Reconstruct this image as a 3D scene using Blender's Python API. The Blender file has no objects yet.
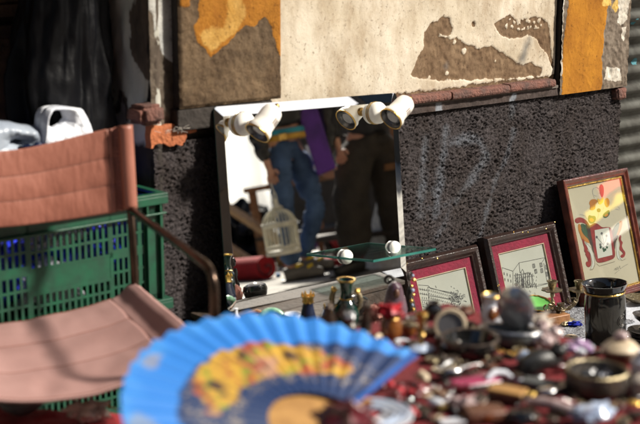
import bpy, bmesh, math, random
import numpy as np
from mathutils import Vector, Matrix, noise
R = math.radians
rnd = random.Random(7)
SC = bpy.context.scene
COL = SC.collection

# ------------------------------------------------------------------ camera
CAM_Z, PITCH, FPX = 1.25, R(12.4), 1300.0
cd = bpy.data.cameras.new('camera'); cam = bpy.data.objects.new('camera', cd); COL.objects.link(cam)
cd.sensor_width = 36; cd.lens = FPX/640*36; cd.clip_start = .05; cd.clip_end = 400
cam.location = (0, 0, CAM_Z); cam.rotation_euler = (R(90)-PITCH, 0, 0)
cd.dof.use_dof = True; cd.dof.focus_distance = 3.95; cd.dof.aperture_fstop = 3.3
SC.camera = cam
# ------------------------------------------------------------------ sky and sun
SUN = Vector((.77, -.125, .62)).normalized()            # direction towards the sun: along the street, from the right
SUN_EL = math.asin(SUN.z); SUN_AZ = math.atan2(SUN.x, SUN.y)
w = bpy.data.worlds.new('World'); SC.world = w; w.use_nodes = True
nt = w.node_tree; bg = nt.nodes['Background']
sky = nt.nodes.new('ShaderNodeTexSky'); sky.sky_type = 'NISHITA'; sky.sun_disc = False
sky.sun_elevation = SUN_EL; sky.sun_rotation = SUN_AZ; sky.air_density = 1.0; sky.dust_density = 2.0
nt.links.new(sky.outputs[0], bg.inputs[0]); bg.inputs[1].default_value = .05
sl = bpy.data.lights.new('sun', 'SUN'); so = bpy.data.objects.new('sun', sl); COL.objects.link(so)
sl.energy = 4.6; sl.angle = R(5); sl.color = (1, .93, .82)
so.rotation_euler = (-SUN).to_track_quat('-Z', 'Y').to_euler()
SC.view_settings.view_transform = 'Standard'; SC.view_settings.look = 'None'
SC.view_settings.gamma = 1; SC.view_settings.exposure = 0.78; SC.view_settings.use_curve_mapping = False

# ------------------------------------------------------------------ coordinate helpers
A = R(41)                                              # the wall runs away from the camera at 41 degrees
UU = Vector((math.cos(A), math.sin(A), 0)); NN = Vector((math.sin(A), -math.cos(A), 0)); ZZ = Vector((0, 0, 1))
CP = Vector((0, 0, CAM_Z)); CF = Vector((0, math.cos(PITCH), -math.sin(PITCH))); CU = Vector((0, math.sin(PITCH), math.cos(PITCH)))
def ray(x, y): return (Vector((1, 0, 0))*(x-320) + CU*(212-y) + CF*FPX).normalized()
def hit(x, y, P, N):
    d = ray(x, y); return CP + d*((P-CP).dot(N)/d.dot(N))
def pz(x, y, z): return hit(x, y, Vector((0, 0, z)), ZZ)
def depth(P): return (Vector(P)-CP).dot(CF)
BASE = pz(229, 312, .33)                               # lower left corner of the mirror
ORG = BASE - NN*.10; ORG.z = 0                         # wall face n = 0
def W(s, n, z): return ORG + UU*s + NN*n + ZZ*z
def toW(P):
    d = Vector(P)-ORG; return d.dot(UU), d.dot(NN), d.z
def pw(x, y, n=0.):                                    # point of the wall plane (offset n) -> s, z
    s, _, z = toW(hit(x, y, ORG+NN*n, NN)); return s, z
WALLROT = A
ML = R(7.2); MN = NN*math.cos(ML)+ZZ*math.sin(ML); MV = ZZ*math.cos(ML)-NN*math.sin(ML)
def MR(x, y, T):                                       # a place seen in the mirror, T metres of light path from the lens
    Q = hit(x, y, BASE, MN); d = ray(x, y); r = d-2*d.dot(MN)*MN
    return Q + r*(T-(Q-CP).length)
def GR(x, y, z=0.):
    Q = hit(x, y, BASE, MN); d = ray(x, y); r = d-2*d.dot(MN)*MN
    return Q + r*((z-Q.z)/r.z)

# ------------------------------------------------------------------ materials
MATS = {}
def mat(name, col, rough=.6, metal=0., col2=None, nscale=18., bump=0., bscale=60., spec=.5, coat=0., trans=0., contrast=(.35, .65), alpha=1., detail=6., sheen=0.):
    m = bpy.data.materials.new(name); m.use_nodes = True; t = m.node_tree; b = t.nodes['Principled BSDF']
    b.inputs['Base Color'].default_value = (*col, 1); b.inputs['Roughness'].default_value = rough
    b.inputs['Metallic'].default_value = metal; b.inputs['Specular IOR Level'].default_value = spec
    b.inputs['Coat Weight'].default_value = coat; b.inputs['Transmission Weight'].default_value = trans; b.inputs['Alpha'].default_value = alpha
    if sheen: b.inputs['Sheen Weight'].default_value = sheen
    tc = t.nodes.new('ShaderNodeTexCoord')
    if col2 is None: col2 = tuple(c*.72 for c in col)
    n = t.nodes.new('ShaderNodeTexNoise'); n.inputs['Scale'].default_value = nscale; n.inputs['Detail'].default_value = detail
    t.links.new(tc.outputs['Object'], n.inputs['Vector'])
    r = t.nodes.new('ShaderNodeValToRGB'); r.color_ramp.elements[0].position = contrast[0]; r.color_ramp.elements[1].position = contrast[1]
    r.color_ramp.elements[0].color = (*col2, 1); r.color_ramp.elements[1].color = (*col, 1)
    t.links.new(n.outputs['Fac'], r.inputs[0]); t.links.new(r.outputs[0], b.inputs['Base Color'])
    if bump:
        n2 = t.nodes.new('ShaderNodeTexNoise'); n2.inputs['Scale'].default_value = bscale; n2.inputs['Detail'].default_value = 5
        t.links.new(tc.outputs['Object'], n2.inputs['Vector'])
        bp = t.nodes.new('ShaderNodeBump'); bp.inputs['Strength'].default_value = bump; bp.inputs['Distance'].default_value = .01
        t.links.new(n2.outputs['Fac'], bp.inputs['Height']); t.links.new(bp.outputs[0], b.inputs['Normal'])
    MATS[name] = m; return m

def attrmat(name, base, layers, rough=.9, bump=.4, bscale=120., fine=300., soft=.0012):
    """plaster: base mottle, then painted layers laid on where a stored attribute (metres inside the flake edge) is positive"""
    m = bpy.data.materials.new(name); m.use_nodes = True; t = m.node_tree; b = t.nodes['Principled BSDF']
    b.inputs['Roughness'].default_value = rough; b.inputs['Specular IOR Level'].default_value = .25
    tc = t.nodes.new('ShaderNodeTexCoord')
    def nz(scale, detail=6, rgh=.6):
        n = t.nodes.new('ShaderNodeTexNoise'); n.inputs['Scale'].default_value = scale; n.inputs['Detail'].default_value = detail
        n.inputs['Roughness'].default_value = rgh; t.links.new(tc.outputs['Object'], n.inputs['Vector']); return n.outputs['Fac']
    def mottle(c1, c2, scale, lo=.35, hi=.65, detail=8):
        r = t.nodes.new('ShaderNodeValToRGB'); r.color_ramp.elements[0].position = lo; r.color_ramp.elements[1].position = hi
        r.color_ramp.elements[0].color = (*c1, 1); r.color_ramp.elements[1].color = (*c2, 1)
        t.links.new(nz(scale, detail), r.inputs[0]); return r.outputs[0]
    def mix(f, a, c):
        x = t.nodes.new('ShaderNodeMix'); x.data_type = 'RGBA'
        t.links.new(f, x.inputs['Factor']); t.links.new(a, x.inputs['A']); t.links.new(c, x.inputs['B']); return x.outputs['Result']
    cur = mottle(*base)
    h = nz(bscale, 8, .7)
    for (an, cols, sf, namp, strength) in layers:
        at = t.nodes.new('ShaderNodeAttribute'); at.attribute_name = an
        ma = t.nodes.new('ShaderNodeMath'); ma.operation = 'MULTIPLY_ADD'
        t.links.new(nz(fine, 4), ma.inputs[0]); ma.inputs[1].default_value = namp; t.links.new(at.outputs['Fac'], ma.inputs[2])
        mr = t.nodes.new('ShaderNodeMapRange'); mr.inputs['From Min'].default_value = namp*.5-sf; mr.inputs['From Max'].default_value = namp*.5+sf
        mr.inputs['To Max'].default_value = strength
        t.links.new(ma.outputs[0], mr.inputs['Value'])
        cur = mix(mr.outputs[0], cur, mottle(*cols))
    # fine dark specks and hairline scratches in the surface
    sp = t.nodes.new('ShaderNodeValToRGB'); sp.color_ramp.elements[0].position = .34; sp.color_ramp.elements[1].position = .42
    sp.color_ramp.elements[0].color = (.35, .3, .26, 1); sp.color_ramp.elements[1].color = (1, 1, 1, 1)
    t.links.new(nz(95, 5, .75), sp.inputs[0])
    mu = t.nodes.new('ShaderNodeMix'); mu.data_type = 'RGBA'; mu.blend_type = 'MULTIPLY'; mu.inputs['Factor'].default_value = .8
    t.links.new(cur, mu.inputs['A']); t.links.new(sp.outputs[0], mu.inputs['B'])
    st = t.nodes.new('ShaderNodeValToRGB'); st.color_ramp.elements[0].position = .36; st.color_ramp.elements[1].position = .58
    st.color_ramp.elements[0].color = (.62, .54, .46, 1); st.color_ramp.elements[1].color = (1, 1, 1, 1)
    mps = t.nodes.new('ShaderNodeMapping'); mps.inputs['Scale'].default_value = (5, 5, 2.2); ns = t.nodes.new('ShaderNodeTexNoise'); ns.inputs['Scale'].default_value = 2.2; ns.inputs['Detail'].default_value = 12; ns.inputs['Roughness'].default_value = .72
    t.links.new(tc.outputs['Object'], mps.inputs[0]); t.links.new(mps.outputs[0], ns.inputs['Vector']); t.links.new(ns.outputs['Fac'], st.inputs[0])
    mu2 = t.nodes.new('ShaderNodeMix'); mu2.data_type = 'RGBA'; mu2.blend_type = 'MULTIPLY'; mu2.inputs['Factor'].default_value = .8
    t.links.new(mu.outputs['Result'], mu2.inputs['A']); t.links.new(st.outputs[0], mu2.inputs['B'])
    # hairline cracks
    vo = t.nodes.new('ShaderNodeTexVoronoi'); vo.feature = 'DISTANCE_TO_EDGE'; vo.inputs['Scale'].default_value = 7
    wn = t.nodes.new('ShaderNodeTexNoise'); wn.inputs['Scale'].default_value = 6; wn.inputs['Detail'].default_value = 8
    va = t.nodes.new('ShaderNodeVectorMath'); va.operation = 'MULTIPLY_ADD'; va.inputs[1].default_value = (.35, .35, .35); t.links.new(tc.outputs['Object'], wn.inputs['Vector']); t.links.new(wn.outputs['Color'], va.inputs[0]); t.links.new(tc.outputs['Object'], va.inputs[2]); t.links.new(va.outputs[0], vo.inputs['Vector'])
    cr_ = t.nodes.new('ShaderNodeMapRange'); cr_.inputs['From Max'].default_value = .007; cr_.inputs['To Min'].default_value = .62; t.links.new(vo.outputs['Distance'], cr_.inputs['Value'])
    mu3 = t.nodes.new('ShaderNodeMix'); mu3.data_type = 'RGBA'; mu3.blend_type = 'MULTIPLY'; mu3.inputs['Factor'].default_value = .6
    t.links.new(mu2.outputs['Result'], mu3.inputs['A']); t.links.new(cr_.outputs[0], mu3.inputs['B'])
    t.links.new(mu3.outputs['Result'], b.inputs['Base Color'])
    bp = t.nodes.new('ShaderNodeBump'); bp.inputs['Strength'].default_value = bump; bp.inputs['Distance'].default_value = .006
    t.links.new(h, bp.inputs['Height']); t.links.new(bp.outputs[0], b.inputs['Normal'])
    return m

# ------------------------------------------------------------------ object helpers
def T(name, label, cat, loc=(0, 0, 0), rot=0., group=None):
    o = bpy.data.objects.new(name, None); COL.objects.link(o); o.empty_display_size = .05
    o.location = loc; o.rotation_euler = rot if isinstance(rot, (tuple, list)) else (0, 0, rot)
    o['label'] = label; o['category'] = cat
    if group: o['group'] = group
    return o
def tag(o, label, cat, group=None):
    o['label'] = label; o['category'] = cat
    if group: o['group'] = group
    return o
class MB:
    def __init__(s): s.v = []; s.f = []
    def add(s, vs, fs, M=None):
        k = len(s.v)
        s.v += [tuple(M @ Vector(v)) if M is not None else tuple(v) for v in vs]
        s.f += [tuple(i+k for i in f) for f in fs]; return s
    def box(s, c, d, M=None):
        x, y, z = (q/2 for q in d)
        vs = [Vector(c)+Vector((a*x, b*y, e*z)) for a in (-1, 1) for b in (-1, 1) for e in (-1, 1)]
        return s.add(vs, [(0, 1, 3, 2), (4, 6, 7, 5), (0, 4, 5, 1), (2, 3, 7, 6), (0, 2, 6, 4), (1, 5, 7, 3)], M)
    def lathe(s, prof, seg=32, M=None, sx=1., sy=1., wob=None, cap=True):
        vs = []; fs = []
        for i, (r, z) in enumerate(prof):
            for k in range(seg):
                a = 2*math.pi*k/seg; q = r*(1+(wob(a, z) if wob else 0))
                vs.append((q*math.cos(a)*sx, q*math.sin(a)*sy, z))
        for i in range(len(prof)-1):
            for k in range(seg):
                fs.append((i*seg+k, i*seg+(k+1) % seg, (i+1)*seg+(k+1) % seg, (i+1)*seg+k))
        if cap:
            if prof[0][0] > 1e-5: fs.append(tuple(range(seg))[::-1])
            if prof[-1][0] > 1e-5: fs.append(tuple((len(prof)-1)*seg+k for k in range(seg)))
        return s.add(vs, fs, M)
    def tube(s, pts, r, seg=10, M=None, closed=False, flat=1.):
        pts = [Vector(p) for p in pts]; n = len(pts)
        rr = r if isinstance(r, (list, tuple)) else [r]*n
        up = Vector((0, 0, 1)); vs = []; fs = []; last = None
        for i, p in enumerate(pts):
            a = pts[(i-1) % n] if (i or closed) else p; b = pts[(i+1) % n] if (i < n-1 or closed) else p
            d = (b-a).normalized()
            if last is None:
                last = d.cross(up) if abs(d.dot(up)) < .95 else d.cross(Vector((1, 0, 0)))
            x = (last-d*last.dot(d)).normalized(); last = x; y = d.cross(x)
            for k in range(seg):
                q = 2*math.pi*k/seg; vs.append(p+x*math.cos(q)*rr[i]+y*math.sin(q)*rr[i]*flat)
        m = n if closed else n-1
        for i in range(m):
            for k in range(seg):
                j = (i+1) % n
                fs.append((i*seg+k, i*seg+(k+1) % seg, j*seg+(k+1) % seg, j*seg+k))
        if not closed: fs.append(tuple(range(seg))[::-1]); fs.append(tuple((n-1)*seg+k for k in range(seg)))
        return s.add(vs, fs, M)
    def ball(s, c, r, sc=(1, 1, 1), seg=20, rings=12, M=None, lump=0., lf=6.):
        vs = []; fs = []; c = Vector(c)
        for i in range(rings+1):
            t = math.pi*i/rings
            for k in range(seg):
                a = 2*math.pi*k/seg; d = Vector((math.sin(t)*math.cos(a), math.sin(t)*math.sin(a), math.cos(t)))
                q = r*(1+(lump*noise.noise(d*lf*.5+c*31) if lump else 0))
                vs.append(c+Vector((d.x*sc[0], d.y*sc[1], d.z*sc[2]))*q)
        for i in range(rings):
            for k in range(seg): fs.append((i*seg+k, (i+1)*seg+k, (i+1)*seg+(k+1) % seg, i*seg+(k+1) % seg))
        return s.add(vs, fs, M)
    def prism(s, poly, z0, z1, M=None):
        k = len(poly); vs = [(x, y, z0) for x, y in poly]+[(x, y, z1) for x, y in poly]
        fs = [tuple(range(k))[::-1], tuple(range(k, 2*k))]+[(i, (i+1) % k, k+(i+1) % k, k+i) for i in range(k)]
        return s.add(vs, fs, M)
    def grid(s, fn, nu, nv, M=None):
        vs = [fn(i/nu, j/nv) for j in range(nv+1) for i in range(nu+1)]
        fs = [(j*(nu+1)+i, j*(nu+1)+i+1, (j+1)*(nu+1)+i+1, (j+1)*(nu+1)+i) for j in range(nv) for i in range(nu)]
        return s.add(vs, fs, M)
    def build(s, name, m, parent=None, smooth=True, bevel=0., solid=0., angle=40, loc=None, weld=True, sub=0):
        me = bpy.data.meshes.new(name); me.from_pydata([tuple(v) for v in s.v], [], s.f)
        bm = bmesh.new(); bm.from_mesh(me)
        if weld: bmesh.ops.remove_doubles(bm, verts=bm.verts, dist=1e-6)
        bmesh.ops.recalc_face_normals(bm, faces=bm.faces); bm.to_mesh(me); bm.free()
        me.materials.append(MATS[m] if isinstance(m, str) else m)
        if smooth:
            me.shade_smooth()
            me.set_sharp_from_angle(angle=R(angle))
        o = bpy.data.objects.new(name, me); COL.objects.link(o)
        if parent: o.parent = parent
        if loc is not None: o.location = loc
        if solid: q = o.modifiers.new('thickness', 'SOLIDIFY'); q.thickness = solid; q.offset = 0
        if bevel: q = o.modifiers.new('bevel', 'BEVEL'); q.width = bevel; q.segments = 2; q.limit_method = 'ANGLE'
        if sub: q = o.modifiers.new('sub', 'SUBSURF'); q.levels = sub; q.render_levels = sub
        return o
def basis(o, x, y, z):
    return Matrix(((x[0], y[0], z[0], o[0]), (x[1], y[1], z[1], o[1]), (x[2], y[2], z[2], o[2]), (0, 0, 0, 1)))
def TR(v): return Matrix.Translation(Vector(v))
def RX(a): return Matrix.Rotation(R(a), 4, 'X')
def RY(a): return Matrix.Rotation(R(a), 4, 'Y')
def RZ(a): return Matrix.Rotation(R(a), 4, 'Z')
def fbm(p, o=4): return noise.fractal(p, 1.0, 2.0, o)
def seg_dist(P, a, b):
    a = np.array(a); b = np.array(b); d = b-a; t = np.clip(((P-a)@d)/max(d@d, 1e-12), 0, 1)
    return np.linalg.norm(P-(a+t[:, None]*d), axis=1)
def sdf_poly(P, poly):                                  # positive inside
    n = len(poly); dist = np.full(len(P), 1e9); ins = np.zeros(len(P), bool)
    for i in range(n):
        a, b = poly[i], poly[(i+1) % n]; dist = np.minimum(dist, seg_dist(P, a, b))
        c = ((a[1] > P[:, 1]) != (b[1] > P[:, 1]))
        with np.errstate(divide='ignore', invalid='ignore'):
            x = (b[0]-a[0])*(P[:, 1]-a[1])/((b[1]-a[1]) if b[1] != a[1] else 1e-9)+a[0]
        ins ^= c & (P[:, 0] < x)
    return np.where(ins, dist, -dist)
def wall_poly(pts, n, sc=1., ox=0., oy=0.): return [pw(x/sc+ox, y/sc+oy, n) for x, y in pts]
def wall_grid(name, s0, s1, z0, z1, n0, step, m, parent, attrs, disp):
    nu = max(2, int((s1-s0)/step)); nv = max(2, int((z1-z0)/step))
    S, Zv = np.meshgrid(np.linspace(s0, s1, nu+1), np.linspace(z0, z1, nv+1)); P = np.stack([S.ravel(), Zv.ravel()], 1)
    wx = np.array([fbm(Vector((p[0]*28, 3.3, p[1]*28))) for p in P])*.006+np.array([fbm(Vector((p[0]*110, 7.3, p[1]*110)), 3) for p in P])*.0022
    A_ = {k: np.clip(f(P)+wx, -.05, .05) for k, f in attrs.items()}
    dn = disp(P, A_)
    me = bpy.data.meshes.new(name); ux, nx = np.array(UU), np.array(NN)
    V = np.array(ORG)+P[:, :1]*ux+(n0+dn)[:, None]*nx; V[:, 2] = P[:, 1]
    idx = np.arange((nu+1)*(nv+1)).reshape(nv+1, nu+1)
    F = np.stack([idx[:-1, :-1], idx[:-1, 1:], idx[1:, 1:], idx[1:, :-1]], -1).reshape(-1, 4)
    me.from_pydata(V.tolist(), [], F.tolist()); me.shade_smooth()
    for k, a in A_.items():
        at = me.attributes.new(k, 'FLOAT', 'POINT'); at.data.foreach_set('value', a.astype(np.float32))
    me.materials.append(m); o = bpy.data.objects.new(name, me); COL.objects.link(o); o.parent = parent
    return o
def sstep(x, a, b):
    t = np.clip((x-a)/(b-a), 0, 1); return t*t*(3-2*t)
WM = basis(ORG, UU, -NN, ZZ)                            # wall matrix: x along the wall, y into the wall, z up
def wbox(mb, s0, s1, n0, n1, z0, z1): return mb.box(((s0+s1)/2, -(n0+n1)/2, (z0+z1)/2), (s1-s0, abs(n1-n0), z1-z0), WM)

# ================================================================== SETTING: GROUND
def paving(name):
    m = bpy.data.materials.new(name); m.use_nodes = True; t = m.node_tree; b = t.nodes['Principled BSDF']; b.inputs['Roughness'].default_value = .75
    tc = t.nodes.new('ShaderNodeTexCoord'); mp = t.nodes.new('ShaderNodeMapping'); mp.inputs['Rotation'].default_value = (0, 0, R(-41)+R(90))
    br = t.nodes.new('ShaderNodeTexBrick'); br.inputs['Scale'].default_value = 1.0; br.inputs['Brick Width'].default_value = .6; br.inputs['Row Height'].default_value = .4
    br.inputs['Mortar Size'].default_value = .012; br.inputs['Color1'].default_value = (.46, .43, .38, 1); br.inputs['Color2'].default_value = (.34, .32, .28, 1); br.inputs['Mortar'].default_value = (.05, .045, .04, 1)
    n = t.nodes.new('ShaderNodeTexNoise'); n.inputs['Scale'].default_value = 3.5; n.inputs['Detail'].default_value = 9; n.inputs['Roughness'].default_value = .7
    mx = t.nodes.new('ShaderNodeMix'); mx.data_type = 'RGBA'; mx.blend_type = 'MULTIPLY'; mx.inputs['Factor'].default_value = .85
    r = t.nodes.new('ShaderNodeValToRGB'); r.color_ramp.elements[0].position = .35; r.color_ramp.elements[1].position = .65; r.color_ramp.elements[0].color = (.35, .33, .3, 1)
    t.links.new(tc.outputs['Object'], mp.inputs[0]); t.links.new(mp.outputs[0], br.inputs['Vector']); t.links.new(tc.outputs['Object'], n.inputs['Vector'])
    t.links.new(n.outputs['Fac'], r.inputs[0]); t.links.new(br.outputs['Color'], mx.inputs['A']); t.links.new(r.outputs[0], mx.inputs['B']); t.links.new(mx.outputs['Result'], b.inputs['Base Color'])
    bp = t.nodes.new('ShaderNodeBump'); bp.inputs['Strength'].default_value = .5; bp.inputs['Distance'].default_value = .01
    t.links.new(n.outputs['Fac'], bp.inputs['Height']); t.links.new(bp.outputs[0], b.inputs['Normal'])
    MATS[name] = m; return m
paving('paving'); mat('asphalt', (.06, .06, .06), .9, nscale=4, bump=.4)
g = MB(); g.add([(-60, -60, -.004), (90, -60, -.004), (90, 60, -.004), (-60, 60, -.004)], [(0, 1, 2, 3)]); g = g.build('ground', 'asphalt', smooth=False); g['kind'] = 'structure'
g = MB(); pp = [W(-25, .0, 0), W(60, .0, 0), W(60, 9.5, 0), W(-25, 9.5, 0)]
g.add([p[:] for p in pp], [(0, 1, 2, 3)]); g = g.build('pavement', 'paving', smooth=False); g['kind'] = 'structure'

# ================================================================== SETTING: THE OLD BUILDING
BLD = T('old_building', 'old building with peeling cream and ochre plaster above dark roughcast', 'building', (0, 0, 0))
BRN = ((.075, .052, .034), (.15, .11, .075), 26., .32, .68)
m_cream = attrmat('cream_plaster', ((.42, .35, .25), (.60, .54, .44), 5., .28, .62),
    [('peel', ((.11, .066, .036), (.21, .14, .082), 30., .3, .7), .0009, .004, 1.), ('smudge', ((.07, .075, .08), (.12, .125, .13), 20., .3, .7), .012, .004, .75)], bump=.3, bscale=110)
m_ochre = attrmat('brown_pilaster', ((.065, .042, .024), (.17, .115, .066), 22., .3, .7),
    [('ochre', ((.27, .105, .010), (.42, .175, .020), 14., .3, .7), .0008, .004, 1.), ('straw', ((.46, .25, .05), (.60, .38, .11), 25., .35, .65), .003, .012, .85)], bump=.8, bscale=90)
m_left = attrmat('grey_jamb', ((.065, .05, .038), (.15, .12, .09), 22., .3, .7),
    [('paint', ((.34, .35, .34), (.58, .58, .55), 16., .3, .65), .0012, .004, 1.)], bump=.8, bscale=80)
m_orange = attrmat('orange_pilaster', ((.10, .075, .055), (.22, .18, .14), 30., .3, .7),
    [('ochre', ((.30, .115, .008), (.42, .18, .014), 9., .3, .7), .0008, .003, 1.), ('straw', ((.55, .34, .06), (.66, .46, .14), 25., .35, .65), .002, .008, .9),
     ('white', ((.45, .42, .36), (.65, .62, .55), 25., .3, .7), .001, .006, 1.)], bump=.45, bscale=60)
m_rough = attrmat('roughcast', ((.020, .016, .017), (.098, .084, .086), 70., .25, .75),
    [('spray', ((.11, .125, .15), (.22, .25, .30), 90., .3, .6), .009, .016, .5)], bump=1., bscale=260)
m_band = attrmat('dark_render_band', ((.045, .034, .031), (.09, .068, .062), 30., .3, .7), [('spray', ((.2, .22, .25), (.28, .30, .34), 60., .3, .7), .004, .004, .8)], bump=.7, bscale=120)
mat('brick_red', (.165, .065, .045), .85, col2=(.075, .038, .03), nscale=28, bump=.8, bscale=120)
mat('terracotta', (.42, .13, .045), .85, col2=(.28, .08, .03), nscale=20, bump=.6, bscale=90)
mat('dark_wall', (.10, .08, .06), .95, nscale=6, bump=.6, bscale=40)
mat('grime', (.03, .024, .02), .95, nscale=20, bump=.7, bscale=60)

Z_L0, Z_L1 = .768, .795
ZT = 1.46
def union(P, polys): return np.max([sdf_poly(P, p) for p in polys], axis=0)
def discs(P, cs): return np.max([r-np.linalg.norm(P-np.array(c), axis=1) for c, r in cs], axis=0)
# --- cream wall
big = wall_poly([(40,300),(62,250),(92,190),(97,130),(120,95),(150,85),(175,60),(200,75),(212,110),(208,138),(185,140),(160,136),(155,150),(205,156),(230,148),(270,180),(320,195),(360,185),(400,205),(450,238),(490,258),(530,250),(565,272),(562,300),(490,312),(300,318),(150,322),(60,312)], 0, 4., 400)
big2 = wall_poly([(380,100),(400,85),(435,62),(470,78),(520,72),(570,68),(590,95),(602,140),(612,268),(596,240),(586,215),(560,190),(548,155),(520,140),(470,152),(440,158),(400,140)], 0, 4., 400)
def peel(P):
    d = union(P, [big, big2]); d = np.maximum(d, discs(P, [(pw(474.5, 24.3), .008), (pw(408, 12), .003), (pw(300, 18), .003)]))
    holes = discs(P, [(pw(464.5, 51), .009), (pw(455, 43), .006), (pw(496, 61), .005), (pw(430, 77), .004), (pw(447,73),.004)])
    d = np.minimum(d, -holes)
    flk = np.array([noise.noise(Vector((p[0]*90, 1.7, p[1]*90))) for p in P])
    sp = sdf_poly(P, wall_poly([(410,75),(560,70),(580,110),(430,130)], 0, 4., 400))
    d = np.where(sp > 0, np.minimum(d, .45-flk-.18), d)
    edge = .006-(P[:, 1]-Z_L1) + .006*flk               # crumbled bottom edge along the ledge
    d = np.maximum(d, edge)
    up = np.array([fbm(Vector((p[0]*3+5, .3, p[1]*3)), 5) for p in P])
    d = np.maximum(d, np.where(P[:, 1] > 1.10, (up-.35)*.1, -.05))
    return d
sm1 = wall_poly([(470,248),(505,165),(522,150),(520,175),(497,255)], 0, 4., 400)
def smudge(P): return np.maximum(sdf_poly(P, sm1)*1., discs(P, [(pw(447, 66), .014)])-.006)
S_PL, S_PR = pw(180, 60, .035)[0], pw(282, 60, .035)[0]
S_G, S_O = pw(553, 40, 0)[0], pw(562, 40, .02)[0]
S_E = pw(622, 80, 0)[0]
def d_cream(P, A_):
    und = np.array([fbm(Vector((p[0]*6, 9.1, p[1]*6)), 5) for p in P])
    rub = np.array([fbm(Vector((p[0]*70, 2.1, p[1]*70)), 3) for p in P])
    pk = sstep(A_['peel'], -.0015, .0015)
    return und*.003-pk*(.0030-rub*.0022)
wall_grid('cream_wall', S_PR-.01, S_G+.012, Z_L1-.012, ZT, 0, .0032, m_cream, BLD, {'peel': peel, 'smudge': smudge}, d_cream)
# --- left pilaster
och = wall_poly([(345,-60),(620,-60),(620,190),(606,185),(592,160),(578,95),(555,60),(520,85),(490,85),(460,110),(430,150),(390,175),(372,195),(350,165),(325,140),(318,90),(335,60),(330,35)], .035, 3.368, 100)
och2 = wall_poly([(270,-40),(300,-40),(300,18),(285,25),(270,20)], .035, 3.368, 100)
strw = wall_poly([(435,-30),(480,-30),(487,60),(460,105),(420,135),(372,172),(345,150),(335,118),(370,98),(415,95),(425,50)], .035, 3.368, 100)
def d_pil(P, A_):
    rub = np.array([fbm(Vector((p[0]*60, 4.1, p[1]*60)), 4) for p in P]); und = np.array([fbm(Vector((p[0]*14, 4.1, p[1]*14)), 3) for p in P])
    pk = sstep(A_['ochre'], -.0015, .0015)
    e = np.minimum(np.minimum(P[:, 0]-S_PL, S_PR-P[:, 0]), P[:, 1]-.83)
    return pk*.0016+(1-pk)*(rub*.0020)+und*.002-.006*sstep(-e, -.006, .0)
def never(P): return np.full(len(P), -.05)
wall_grid('left_pilaster', S_PL, S_PR, .828, ZT, .035, .0032, m_ochre, BLD, {'ochre': lambda P: union(P, [och, och2]), 'straw': lambda P: np.minimum(sdf_poly(P, strw), union(P, [och])+.002)}, d_pil)
# --- strip between jamb and pilaster
wht = wall_poly([(160,-60),(250,-60),(252,215),(240,212),(212,190),(190,110),(186,75),(172,50),(158,30)], 0, 3.368, 100)
def d_rub(P, A_): 
    pk = sstep(list(A_.values())[0], -.0015, .0015)
    return np.array([fbm(Vector((p[0]*55, 6.1, p[1]*55)), 4) for p in P])*.003*(1-pk)+pk*.0012
S_J = pw(150, 60, 0)[0]
wall_grid('narrow_wall', S_J, S_PL+.01, Z_L1-.03, ZT, 0, .0034, m_left, BLD, {'paint': lambda P: sdf_poly(P, wht)}, d_rub)
# --- right pilaster and end strip
S_O2 = pw(604, 40, .02)[0]
def d_or(P, A_):
    pk = sstep(A_['ochre'], -.0015, .0015)
    fold = np.array([math.exp(-((((p[0]-S_O)*3.2+(p[1]-.8)*1.5+fbm(Vector((p[0]*9, 0, p[1]*9)))*.25) % .28)-.14)**2/.0006) for p in P])
    return pk*(.0016+fold*.0010)+(1-pk)*np.array([fbm(Vector((p[0]*60, 4.1, p[1]*60)), 3) for p in P])*.004
oleft = [(S_O+.006, .70), (S_O2-.004, .70), (S_O2-.003, .93), (S_O2+.012, 1.0), (S_O2+.02, 2.0), (S_O+.03, 2.0), (S_O+.02, 1.02), (S_O+.004, .9)]
wp = [wall_poly([(202,285),(255,290),(262,345),(215,345),(190,335)], .02, 4.24, 560), wall_poly([(245,-40),(300,-40),(285,80),(262,112),(243,95),(250,40)], .02, 4.24, 560), wall_poly([(262,118),(280,110),(272,185),(262,170)], .02, 4.24, 560), [(S_O-.003, .8), (S_O+.005, .8), (S_O+.004, 1.2), (S_O-.003, 1.2)]]
wall_grid('right_pilaster', S_O, S_E, .742, ZT, .02, .0034, m_orange, BLD,
    {'ochre': lambda P: sdf_poly(P, oleft), 'straw': lambda P: np.minimum(union(P, [wall_poly([(175,-30),(215,-30),(215,25),(180,25)], .02, 4.24, 560), wall_poly([(222,30),(245,-20),(250,30),(235,55)], .02, 4.24, 560)]), .05), 'white': lambda P: union(P, wp)}, d_or)
# --- roughcast plinth
spr = [([(160,175),(150,300),(140,440)], .026, .7), ([(232,140),(222,230),(195,430)], .026, .9), ([(250,190),(300,178),(350,185),(378,235),(345,285),(265,395)], .024, .8),
       ([(470,150),(462,190),(445,240),(415,300),(378,425),(350,520)], .016, 1.), ([(470,30),(462,90)], .022, .9), ([(500,-5),(470,55)], .012, .8), ([(150,420),(260,395),(200,520)], .02, .5)]
def spray(P):
    d = np.full(len(P), -.05)
    for pts, wd, k in spr:
        q = [pw(x/3.533+380, y/3.533+90, 0) for x, y in pts]
        for a, b in zip(q[:-1], q[1:]): d = np.maximum(d, (wd-seg_dist(P, a, b))*k-.008)
    return d+np.array([fbm(Vector((p[0]*22, 1.1, p[1]*22)), 4) for p in P])*.008-.003
def d_rc(P, A_):
    out = np.empty(len(P))
    for i, p in enumerate(P):
        q = Vector((p[0]*165, 2.2, p[1]*185)); c = noise.noise(q); c2 = noise.noise(q*2.2+Vector((5, 5, 5)))
        m_ = noise.noise(q*.06)
        out[i] = (max(-.1, c) if c < 0 else c*1.2)*.0088*(1+.6*m_)+c2*.0046+.0035*noise.noise(q*.10)
    return out
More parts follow.
